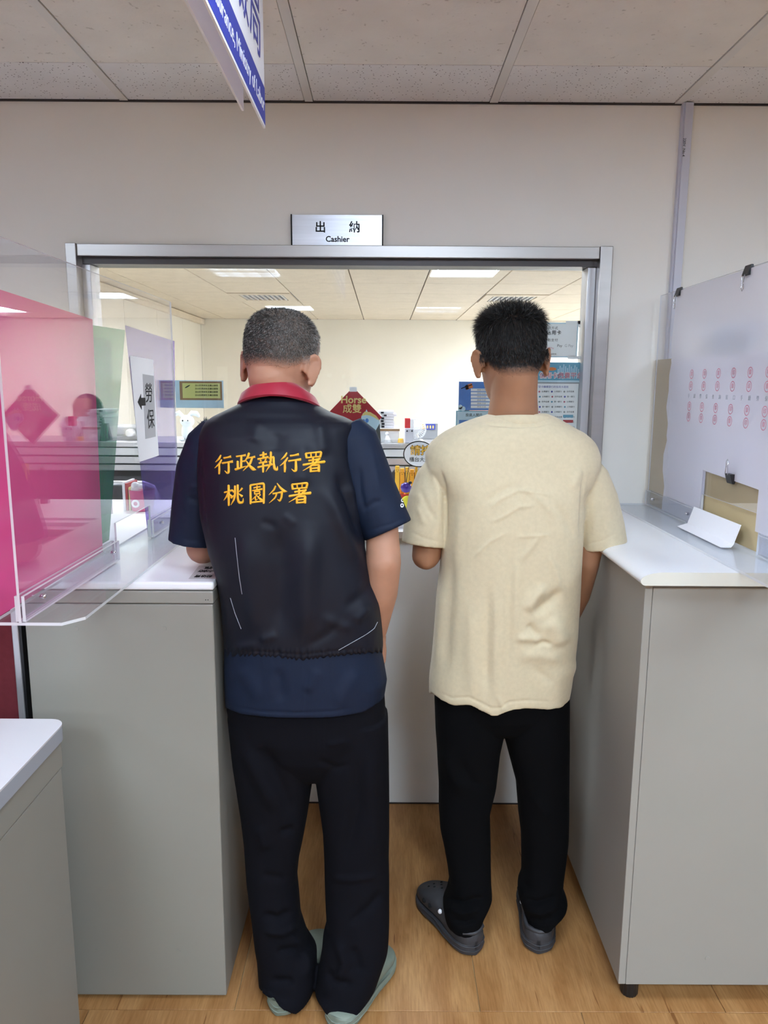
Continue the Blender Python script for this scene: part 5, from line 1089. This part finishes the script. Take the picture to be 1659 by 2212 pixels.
    for ph in phis:
        s_, co = math.sin(ph), math.cos(ph); zt, zb = topz(ph), botz(ph)
        T_ = (ctr.x-0.004+.068*s_, ctr.y-.066*co, zt); B_ = (ctr.x+.100*s_, ctr.y-.094*co, zb); Mi = ((T_[0]+B_[0])/2+0.006*s_, (T_[1]+B_[1])/2-0.006*co, (zt+zb)/2+0.004)
        In = (ctr.x-0.004+.062*s_, ctr.y-.060*co, zt-0.002); In2 = (ctr.x+.066*s_, ctr.y-.064*co, zb-0.004); B2 = (ctr.x+.097*s_, ctr.y-.091*co, zb-0.004)
        rows.append([T_, Mi, B_, B2, In2, In])
    c.loft(rows); cm = c.build('collar', W['collar'], vest, smooth=50); cm['label'] = 'crimson turned-down collar'
    # sleeve emblem
    lp = at(868, 1086, 1.69)
    bvp = BVHTree.FromPolygons([tuple(q) for q in getV(pm_)], [tuple(q.vertices) for q in pm_.polygons])
    e = MB()
    for (ex, ey, rr_) in ((869, 1081, 3.4), (868, 1092, 3.8)):
        rg = []
        for t in np.linspace(0, 2*PI, 15):
            rw_ = []
            for f in (1.0, 0.45):
                pxx, pyy = ex+rr_*f*math.cos(t), ey+rr_*1.2*f*math.sin(t); d = Fw+Rv*((pxx-CX)/FPX)-Uv*((pyy-CY)/FPX); h = bvp.ray_cast(CAMP, d.normalized())
                if h[0] is None: break
                rw_.append((h[0]+h[1]*0.0008)[:])
            if len(rw_) == 2: rg.append(rw_)
        if len(rg) > 2: e.loft(rg, cap=False, closed=False)
    if e.v: e.build('sleeve_emblem', W['paper'], bpy.data.objects['polo_shirt'])
    # trousers
    t = MB()
    t.loft(body_rings([(1450, 492, 828, 1.765, .118), (1520, 492, 832, 1.765, .124), (1570, 500, 834, 1.765, .122), (1610, 540, 800, 1.765, .112), (1645, 605, 742, 1.765, .09), (1662, 650, 704, 1.765, .07), (1672, 668, 686, 1.765, .05)], seg=60))
    t.loft(body_rings([(1540, 494, 690, 1.765, .105), (1640, 505, 682, 1.765, .105), (1718, 517, 670, 1.765, .098), (1759, 523, 664, 1.763, .094), (1807, 529, 655, 1.76, .090), (1850, 532, 646, 1.755, .086), (1894, 535, 641, 1.75, .083), (1933, 540, 645, 1.742, .082), (1984, 547, 649, 1.735, .082), (2030, 552, 664, 1.728, .084), (2060, 557, 684, 1.722, .086), (2104, 561, 684, 1.716, .098), (2140, 563, 678, 1.712, .106), (2155, 566, 672, 1.71, .108)], seg=60,
                      hem=[(555, 2136), (563, 2138), (589, 2162), (616, 2186), (640, 2194), (655, 2182), (676, 2152), (690, 2120)], hemrange=60))
    t.loft(body_rings([(1540, 668, 838, 1.765, .105), (1640, 677, 840, 1.765, .105), (1718, 688, 841, 1.765, .098), (1789, 698, 841, 1.76, .092), (1849, 701, 840, 1.755, .088), (1903, 702, 841, 1.745, .085), (1954, 704, 841, 1.73, .084), (1990, 706, 841, 1.72, .084), (2020, 698, 840, 1.712, .086), (2047, 696, 838, 1.705, .088), (2095, 688, 820, 1.695, .098), (2140, 682, 806, 1.69, .106), (2165, 688, 798, 1.688, .108)], seg=60,
                      hem=[(675, 2150), (688, 2166), (705, 2195), (735, 2216), (760, 2212), (777, 2190), (804, 2152), (815, 2130)], hemrange=60))
    tm = remesh(t, 0.0042, 5)
    fold(tm, [([(520, 1600), (560, 1680), (600, 1760)], 16, 0.0105), ([(560, 1600), (610, 1700), (640, 1780)], 14, -0.0090), ([(600, 1800), (640, 1790)], 8, -0.0075), ([(560, 1780), (575, 1840)], 12, 0.0075), ([(560, 1890), (620, 1900)], 9, -0.0045), ([(560, 1975), (600, 1985), (640, 1965)], 9, -0.0105), ([(565, 2010), (610, 2015), (648, 1995)], 9, 0.0090), ([(590, 2060), (640, 2050), (670, 2070)], 9, -0.0105), ([(620, 2010), (665, 2070), (660, 2120)], 9, 0.0090), ([(580, 2120), (640, 2120)], 9, -0.0090),
              ([(775, 1620), (775, 1750), (740, 1880)], 13, -0.0090), ([(800, 1600), (805, 1800), (800, 1900)], 16, 0.0075), ([(700, 1610), (760, 1600)], 7, 0.0045), ([(680, 1640), (730, 1660), (760, 1650)], 7, -0.0045), ([(705, 1896), (760, 1900), (830, 1890)], 8, 0.0060), ([(750, 2000), (800, 1960), (835, 1920)], 10, -0.0090), ([(725, 2020), (745, 2080), (730, 2130)], 10, 0.0090), ([(760, 2040), (780, 2110)], 12, -0.0090), ([(700, 2090), (720, 2120), (770, 2130)], 9, -0.0075)])
    V = getV(tm); V[:, 2] = np.maximum(V[:, 2], 0.012); setV(tm, V)
    link_mesh('trousers', tm, W['pants'], root, True)
    h1 = atz(606, 2203, 0); t1 = atz(672, 2005, 0)
    clog('shoe', (h1.x-0.012, h1.y+0.008, 0), (h1.x+0.100, h1.y+0.270, 0), W['sage'], W['sage'], root, 0.108, 0.075, 0.046, False)
    h2 = atz(722, 2236, 0)
    clog('shoe', (h2.x, h2.y+0.006, 0), (h2.x+0.125, h2.y+0.262, 0), W['sage'], W['sage'], root, 0.108, 0.075, 0.046, False)
    # hair
    def dens(P):
        x, y, z = P.T; low = np.interp(y, [-0.12, -0.06, -0.02, 0.03, 0.06], [0.098, 0.105, 0.128, 0.145, 0.18])
        d = np.clip((z-low+0.018)/0.03, 0, 1); temple = np.clip((y-0.0)/0.05, 0, 1)*np.clip((np.abs(x)-0.03)/0.03, 0, 1); crown = np.exp(-((x)**2+(y+0.045)**2)/0.0016)*np.clip((z-0.18)/0.03, 0, 1)
        return d*(1-0.75*temple)*(1-0.45*crown)*np.clip((0.075-y)/0.02, 0, 1)+1e-6
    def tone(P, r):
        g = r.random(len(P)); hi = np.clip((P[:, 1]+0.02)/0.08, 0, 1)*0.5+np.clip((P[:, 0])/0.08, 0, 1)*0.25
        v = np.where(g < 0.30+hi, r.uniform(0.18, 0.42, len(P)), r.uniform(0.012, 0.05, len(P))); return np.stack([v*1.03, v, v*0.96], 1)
    def dire(P, Nn, r): return Nn*0.55+np.array((0, -0.25, -0.55))*np.clip((0.235-P[:, 2:3])/0.06, 0.2, 1)+r.normal(size=P.shape)*0.18
    def dk(P):
        lt = np.clip(np.exp(-((P[:, 0])**2+(P[:, 1]+0.03)**2)/0.003)*np.clip((P[:, 2]-0.17)/0.03, 0, 1)+np.clip((P[:, 0]+0.01)/0.09, 0, 1)*0.6, 0, 1)[:, None]
        return np.array((0.035, 0.032, 0.030))*(1-lt)+np.array((0.17, 0.14, 0.12))*lt
    hair(me, Mh, root, dens, lambda P: np.interp(P[:, 2], [0.08, 0.13, 0.2], [0.0035, 0.007, 0.010]), tone, dire, 24000, 0.0007, ((176, 130, 106), dk), None, 5)
    return root
man_vest()

# ---------------------------------------------------------------- man in the khaki T-shirt
def man_tee():
    Mh = Matrix.Translation(at(1104, 764, 2.00)) @ Matrix.Rotation(math.radians(9), 4, 'Z') @ Matrix.Rotation(math.radians(-8), 4, 'X') @ Matrix.Rotation(math.radians(-2), 4, 'Y') @ Matrix.Diagonal((1.06, 1.0, 1.02, 1)) @ Matrix.Translation((0, 0.0, -0.125))
    S = lambda px, py, Y: np.array(at(px, py, Y))
    spec = [(893, 1062, 1182, 1.995, .048), (898, 1048, 1193, 1.990, .062), (906, 1018, 1212, 1.988, .076), (920, 986, 1234, 1.985, .090), (935, 957, 1263, 1.982, .098), (950, 937, 1280, 1.978, .102), (965, 924, 1289, 1.976, .105), (985, 918, 1295, 1.973, .109), (1010, 920, 1294, 1.970, .114), (1040, 936, 1280, 1.966, .120), (1070, 954, 1264, 1.962, .126), (1131, 956, 1257, 1.958, .128), (1225, 951, 1252, 1.958, .128), (1288, 943, 1249, 1.960, .130), (1366, 938, 1244, 1.963, .132), (1410, 934, 1239, 1.965, .132), (1429, 932, 1241, 1.965, .132), (1450, 929, 1234, 1.965, .132), (1476, 927, 1231, 1.965, .131), (1508, 927, 1225, 1.965, .130)]
    b = MB(); add_head(b, Mh, 1.0, 0.55)
    nb = at(1108, 893, 1.995); hc = Mh @ Vector((0, -0.026, 0.07)); b.tube([(nb.x, nb.y, nb.z-0.06), (nb.x, nb.y, nb.z-0.012), ((nb+hc)/2)[:], hc[:]], [.092, .068, .0605, .059], 28)
    sm = [(y, xl+24, xr-24, Y, bb*0.80) for y, xl, xr, Y, bb in spec[9:]] + [(1525, 1010, 1160, 1.965, .06)]
    b.loft(body_rings(sm, seg=48))
    eL = S(920, 1200, 1.945); b.tube([S(975, 990, 1.975), S(935, 1095, 1.955), eL], [.038, .044, .038], 24)
    wL = eL+np.array((0.075, 0.23, 0.045)); b.tube([eL, eL*0.5+wL*0.5, wL], [.038, .039, .027], 24); b.ell(eL+np.array((0, -0.012, -0.012)), (.026, .026, .024)); add_hand(b, wL, (0.3, 0.95, -0.05), (0, 0, -1), (1, 0, 0), 0.3)
    eR = S(1264, 1215, 1.985); b.tube([S(1250, 1000, 1.975), S(1278, 1110, 1.98), S(1278, 1165, 1.983), eR], [.032, .038, .036, .038], 24)
    wR = S(1222, 1350, 2.10); b.tube([eR, S(1246, 1285, 2.03), wR], [.039, .037, .027], 24); add_hand(b, wR, (-0.5, 0.6, -0.35), (-0.7, -0.6, 0), (0, 0.2, 1), 0.4)
    for (fx, fy, Yk) in (((1010, 1600), (1012, 1995), 1.895), ((1165, 1600), (1168, 1995), 1.90)):
        b.tube([S(*fx, 1.965), S((fx[0]+fy[0])/2, 1790, 1.945), S(*fy, Yk)], [.060, .040, .032], 20)
    me = remesh(b, 0.0042, 5); V = getV(me); V[:, 2] = np.maximum(V[:, 2], 0.024); setV(me, V); root = link_mesh('person', me, W['skin2'], None, True)
    tag(root, 'man seen from behind in a plain khaki T-shirt and black clogs', 'person')
    for s in (-1, 1): MB().ell((Mh @ Vector((s*0.031, .086, .125)))[:], (.012, .012, .012), 16, 10).build('eye', W['eye'], root, smooth=True)
    mq = at(1111, 880, 1.93)
    # T-shirt
    p = MB()
    hem = [(915, 1488), (927, 1493), (950, 1512), (976, 1525), (1013, 1523), (1040, 1537), (1061, 1548), (1082, 1547), (1098, 1535), (1140, 1531), (1189, 1534), (1215, 1529), (1224, 1519), (1235, 1512)]
    p.loft(body_rings(spec, n=2.5, seg=96, hem=hem, hemrange=80))
    p.tube([S(980, 990, 1.978), S(962, 1005, 1.976), S(945, 1035, 1.972), S(932, 1080, 1.962), S(922, 1140, 1.952), S(917, 1176, 1.948)], [.028, .046, .058, .063, .063, .062], 40, 0.95, round_ends=False)
    p.tube([S(1232, 990, 1.978), S(1252, 1005, 1.976), S(1268, 1035, 1.976), S(1283, 1080, 1.976), S(1297, 1140, 1.98), S(1303, 1177, 1.982)], [.028, .046, .058, .063, .064, .064], 40, 0.95, round_ends=False)
    tm = remesh(p, 0.0036, 5)
    fold(tm, [([(1045, 1112), (1082, 1078), (1120, 1060), (1160, 1064), (1215, 1076)], 4, 0.0028), ([(1052, 1132), (1095, 1112), (1122, 1094), (1160, 1094)], 4, 0.0028), ([(1015, 1212), (1058, 1170), (1105, 1146)], 4, 0.0026), ([(1108, 1160), (1150, 1158), (1196, 1155)], 3.5, 0.0022), ([(1118, 1044), (1080, 1062), (1040, 1090)], 7, -0.0030), ([(1115, 1042), (1160, 1075), (1210, 1125)], 7, 0.0030), ([(1195, 1085), (1222, 1120), (1240, 1170)], 8, -0.0040),
              ([(1118, 1218), (1150, 1180), (1170, 1150)], 6, 0.0030), ([(1180, 1190), (1200, 1235), (1215, 1285)], 7, 0.0040),
              ([(1182, 1262), (1155, 1290), (1135, 1325)], 11, 0.0100), ([(1215, 1270), (1190, 1300), (1150, 1328)], 11, -0.0120), ([(1140, 1345), (1155, 1368), (1168, 1378)], 8, -0.0080), ([(1180, 1335), (1200, 1360), (1215, 1400)], 18, 0.0116), ([(1150, 1396), (1175, 1388), (1195, 1392)], 5, -0.0070), ([(1110, 1380), (1150, 1378), (1170, 1382)], 9, 0.0072), ([(1110, 1420), (1160, 1415), (1220, 1425)], 14, 0.0058),
              ([(1104, 1160), (1102, 1300), (1098, 1420), (1092, 1510)], 7, -0.0035), ([(1118, 1200), (1114, 1300), (1112, 1400)], 9, 0.0043), ([(1055, 1250), (1052, 1380), (1052, 1520)], 10, -0.0072), ([(1075, 1260), (1072, 1400), (1070, 1530)], 11, 0.0050), ([(1020, 1300), (1018, 1420), (1020, 1510)], 14, 0.0058), ([(978, 1150), (970, 1300), (962, 1470)], 12, -0.0058), ([(955, 1240), (945, 1350), (940, 1470)], 10, 0.0058), ([(1000, 1080), (985, 1180), (975, 1250)], 14, 0.0043), ([(1150, 1440), (1200, 1480)], 9, -0.0043),
              ([(948, 1000), (960, 1050), (962, 1110), (960, 1180)], 5, -0.0060), ([(1262, 1010), (1258, 1090), (1254, 1180)], 5, -0.0060), ([(925, 990), (945, 1060), (950, 1120)], 7, 0.0040), ([(905, 1050), (925, 1100), (948, 1130)], 6, -0.0030), ([(900, 1090), (920, 1140)], 6, 0.0030), ([(1275, 1020), (1268, 1090), (1258, 1120)], 8, -0.0040), ([(1290, 1080), (1280, 1160)], 8, 0.0030), ([(1255, 1010), (1235, 1060)], 9, 0.0043),
              ([(930, 1480), (950, 1496), (976, 1508), (1013, 1506), (1040, 1519), (1061, 1530), (1082, 1529), (1098, 1517), (1140, 1513), (1189, 1516), (1215, 1510)], 2.3, -0.0022), ([(884, 1148), (915, 1162), (958, 1174)], 2.3, -0.0018), ([(1258, 1178), (1300, 1168), (1345, 1146)], 2.3, -0.0018), ([(1020, 906), (1060, 917), (1110, 921), (1160, 920), (1205, 910)], 2.4, -0.0045), ([(1090, 1540), (1074, 1500)], 5, 0.0030)])
    tee = link_mesh('t_shirt', tm, W['tee'], root, True)
    # ribbed collar band
    c = MB(); ctr = at(1119, 900, 1.995); rows = []
    for ph in np.linspace(0, 2*PI, 64, endpoint=False):
        s_, co = math.sin(ph), math.cos(ph); zt = np.interp(co, [-1, 0, 1], [at(1119, 985, 2.06).z, at(1119, 903, 1.995).z, at(1119, 897, 1.925).z]); zb = zt-0.017-0.004*co
        rows.append([(ctr.x+.086*s_, ctr.y-.081*co, zt+0.002), (ctr.x+.092*s_, ctr.y-.086*co, zt-0.001), (ctr.x+.100*s_, ctr.y-.091*co, zb+0.002), (ctr.x+.098*s_, ctr.y-.088*co, zb-0.006), (ctr.x+.080*s_, ctr.y-.074*co, zt-0.01)])
    rows.append(rows[0]); c.loft(rows, cap=False).build('neck_band', W['tee'], tee, smooth=60)
    # trousers
    t = MB()
    t.loft(body_rings([(1440, 940, 1226, 1.965, .108), (1500, 938, 1227, 1.965, .113), (1530, 960, 1206, 1.965, .108), (1560, 1020, 1150, 1.965, .09), (1574, 1060, 1110, 1.965, .06)], seg=60))
    t.loft(body_rings([(1490, 938, 1092, 1.965, .10), (1577, 941, 1088, 1.965, .10), (1616, 944, 1079, 1.965, .097), (1694, 948, 1070, 1.96, .090), (1747, 948, 1057, 1.955, .085), (1789, 951, 1058, 1.95, .082), (1825, 959, 1059, 1.945, .079), (1864, 966, 1059, 1.935, .077), (1903, 971, 1060, 1.925, .076), (1930, 965, 1062, 1.915, .078), (1950, 957, 1054, 1.908, .080), (1975, 961, 1043, 1.90, .079), (1990, 968, 1040, 1.897, .076)], seg=60, hem=[(950, 1985), (962, 2000), (985, 2022), (1010, 2029), (1030, 2022), (1042, 2000), (1050, 1990)], hemrange=50))
    t.loft(body_rings([(1490, 1080, 1227, 1.965, .10), (1577, 1086, 1227, 1.965, .10), (1616, 1096, 1227, 1.965, .097), (1691, 1116, 1226, 1.96, .090), (1756, 1121, 1226, 1.955, .085), (1804, 1127, 1225, 1.95, .082), (1849, 1128, 1220, 1.942, .078), (1894, 1128, 1214, 1.93, .076), (1912, 1120, 1213, 1.922, .078), (1936, 1120, 1224, 1.915, .080), (1960, 1131, 1219, 1.908, .079), (1985, 1138, 1208, 1.902, .076)], seg=60, hem=[(1120, 1985), (1138, 2000), (1150, 2014), (1170, 2020), (1190, 2015), (1206, 1995), (1215, 1985)], hemrange=50))
    tm2 = remesh(t, 0.0042, 5)
    fold(tm2, [([(955, 1610), (980, 1680), (1010, 1720)], 14, 0.0090), ([(990, 1640), (1020, 1690), (1055, 1700)], 10, -0.0060), ([(1150, 1720), (1190, 1770)], 12, 0.0060), ([(960, 1940), (1000, 1952), (1050, 1938)], 7, -0.0120), ([(962, 1962), (1000, 1972), (1040, 1962)], 7, 0.0105), ([(970, 1985), (1005, 1993), (1036, 1985)], 6, -0.0090), ([(1125, 1940), (1160, 1950), (1210, 1935)], 7, -0.0120), ([(1132, 1962), (1170, 1972), (1210, 1955)], 7, 0.0105), ([(1142, 1985), (1170, 1992), (1200, 1982)], 6, -0.0090)])
    link_mesh('trousers', tm2, W['pants2'], root, True)
    h1 = atz(1028, 2068, 0.0); clog('clog_shoe', (h1.x, h1.y+0.004, 0), (h1.x-0.125, h1.y+0.262, 0), W['foam'], W['foam'], root, 0.116, 0.090, 0.074)
    h2 = atz(1163, 2066, 0.0); clog('clog_shoe', (h2.x, h2.y+0.004, 0), (h2.x+0.050, h2.y+0.284, 0), W['foam'], W['foam'], root, 0.116, 0.090, 0.074)
    # hair
    def dens(P):
        x, y, z = P.T; low = np.interp(y, [-0.12, -0.06, -0.02, 0.03, 0.06], [0.060, 0.066, 0.105, 0.12, 0.175])
        return np.clip((z-low+0.012)/0.035, 0, 1)**1.3*np.clip((0.092-y)/0.02, 0, 1)+1e-6
    def tone(P, r):
        v = r.uniform(0.004, 0.018, len(P)); g = r.random(len(P)) < 0.05; v = np.where(g, 0.06, v); return np.stack([v*1.1, v, v*0.95], 1)
    def dire(P, Nn, r):
        top = np.clip((P[:, 2:3]-0.185)/0.03, 0, 1); return Nn*(0.45+0.55*top)+np.array((0, -0.12, -0.8))*(1-top)+np.concatenate([P[:, :1]*4, 0.5+0*P[:, :1], 0*P[:, :1]], 1)*top*0.7+r.normal(size=P.shape)*(0.16+0.30*top)
    hair(me, Mh, root, dens, lambda P: np.interp(P[:, 2], [0.06, 0.10, 0.17, 0.21], [0.004, 0.010, 0.017, 0.032]), tone, dire, 24000, 0.0009, ((156, 112, 84), lambda P: np.tile(np.array((0.008, 0.007, 0.007)), (len(P), 1))), None, 8)
    return root
man_tee()

# ---------------------------------------------------------------- clerk deep in the office
def clerk():
    X, Y = 0.62, 5.0; Mh = Matrix.Translation((X, Y, 1.25)) @ Matrix.Rotation(PI+0.2, 4, 'Z')
    b = MB(); add_head(b, Mh)
    b.tube([(X, Y+0.02, 1.16), (X, Y+0.02, 1.30)], [.05, .047], 20)
    b.loft([sring(X, Y+0.02, z, a, d, 2.4, 40) for z, a, d in ((0.46, .17, .12), (0.6, .165, .12), (0.8, .16, .11), (1.0, .185, .11), (1.1, .19, .095), (1.16, .12, .07))])
    for s in (-1, 1):
        e = np.array((X+s*0.24, Y-0.08, 0.85)); wv = np.array((X+s*0.12, Y-0.30, 0.80))
        b.tube([(X+s*0.18, Y+0.02, 1.09), e, wv], [.047, .038, .026], 18); add_hand(b, wv, (-s*0.3, -0.9, 0), (0, 0, -1), (-s, 0, 0), 0.4, 0.9)
        b.tube([(X+s*0.09, Y, 0.54), (X+s*0.10, Y-0.40, 0.52), (X+s*0.10, Y-0.42, 0.08), (X+s*0.10, Y-0.55, 0.045)], [.085, .062, .045, .035], 18)
    me = remesh(b, 0.008, 4); root = link_mesh('person', me, W['skin'], None, True); tag(root, 'seated clerk in a black jacket and face mask inside the office', 'person')
    j = MB(); j.loft([sring(X, Y+0.02, z, a, d, 2.4, 40) for z, a, d in ((0.48, .19, .135), (0.8, .178, .125), (1.0, .2, .125), (1.1, .202, .108), (1.165, .12, .078))])
    for s in (-1, 1): j.tube([(X+s*0.18, Y+0.02, 1.09), (X+s*0.24, Y-0.08, 0.85), (X+s*0.14, Y-0.27, 0.81)], [.06, .05, .038], 18)
    link_mesh('jacket', remesh(j, 0.008, 3), W['jacket'], root, True)
    h = MB(); R3 = rotm(Mh); L = lambda p: np.array(Mh @ Vector(p))
    h.ell(L((0, -0.016, .150)), (.092, .108, .098), mat3=R3); h.tube([L((-.08, -.03, .13)), L((-.085, -.04, .03)), L((-.075, -.05, -.05))], [.03, .03, .02], 14); h.tube([L((.08, -.03, .13)), L((.085, -.04, .03)), L((.075, -.05, -.05))], [.03, .03, .02], 14); h.ell(L((0, -.075, .05)), (.08, .04, .11), mat3=R3)
    link_mesh('hair', remesh(h, 0.007, 3), mat('black_hair', (20, 17, 16), 0.5), root, True)
    m = MB()
    rows = []
    for z in np.linspace(0.0, 0.10, 6):
        rows.append([L((0.068*math.sin(a)*1.05, 0.028+0.082*math.cos(a)+0.012*math.sin(PI*z/0.1), z)) for a in np.linspace(-1.4, 1.4, 15)])
    m.loft(rows, cap=False, closed=False); link_mesh('face_mask', m.mesh(), W['mask'], root, True)
    c = tag(empty('office_chair', (X, Y, 0)), 'black office chair under the seated clerk', 'chair')
    box('seat', (X-0.23, Y-0.2, 0.38), (X+0.23, Y+0.22, 0.44), W['charcoal'], c, 0.02); box('backrest', (X-0.2, Y+0.20, 0.5), (X+0.2, Y+0.24, 0.95), W['charcoal'], c, 0.015); MB().tube([(X, Y, 0.06), (X, Y, 0.38)], 0.025, 14).build('post', W['alu'], c, smooth=True)
    for k in range(5): MB().tube([(X, Y, 0.08), (X+0.27*math.cos(k*1.257), Y+0.27*math.sin(k*1.257), 0.04)], [.02, .014], 10).build('base_arm', W['black'], c, smooth=True); MB().ell((X+0.27*math.cos(k*1.257), Y+0.27*math.sin(k*1.257), 0.025), (.025, .025, .025), 12, 8).build('caster', W['black'], c, smooth=True)
    box('back_post', (X-0.03, Y+0.205, 0.40), (X+0.03, Y+0.225, 0.55), W['alu'], c)
clerk()
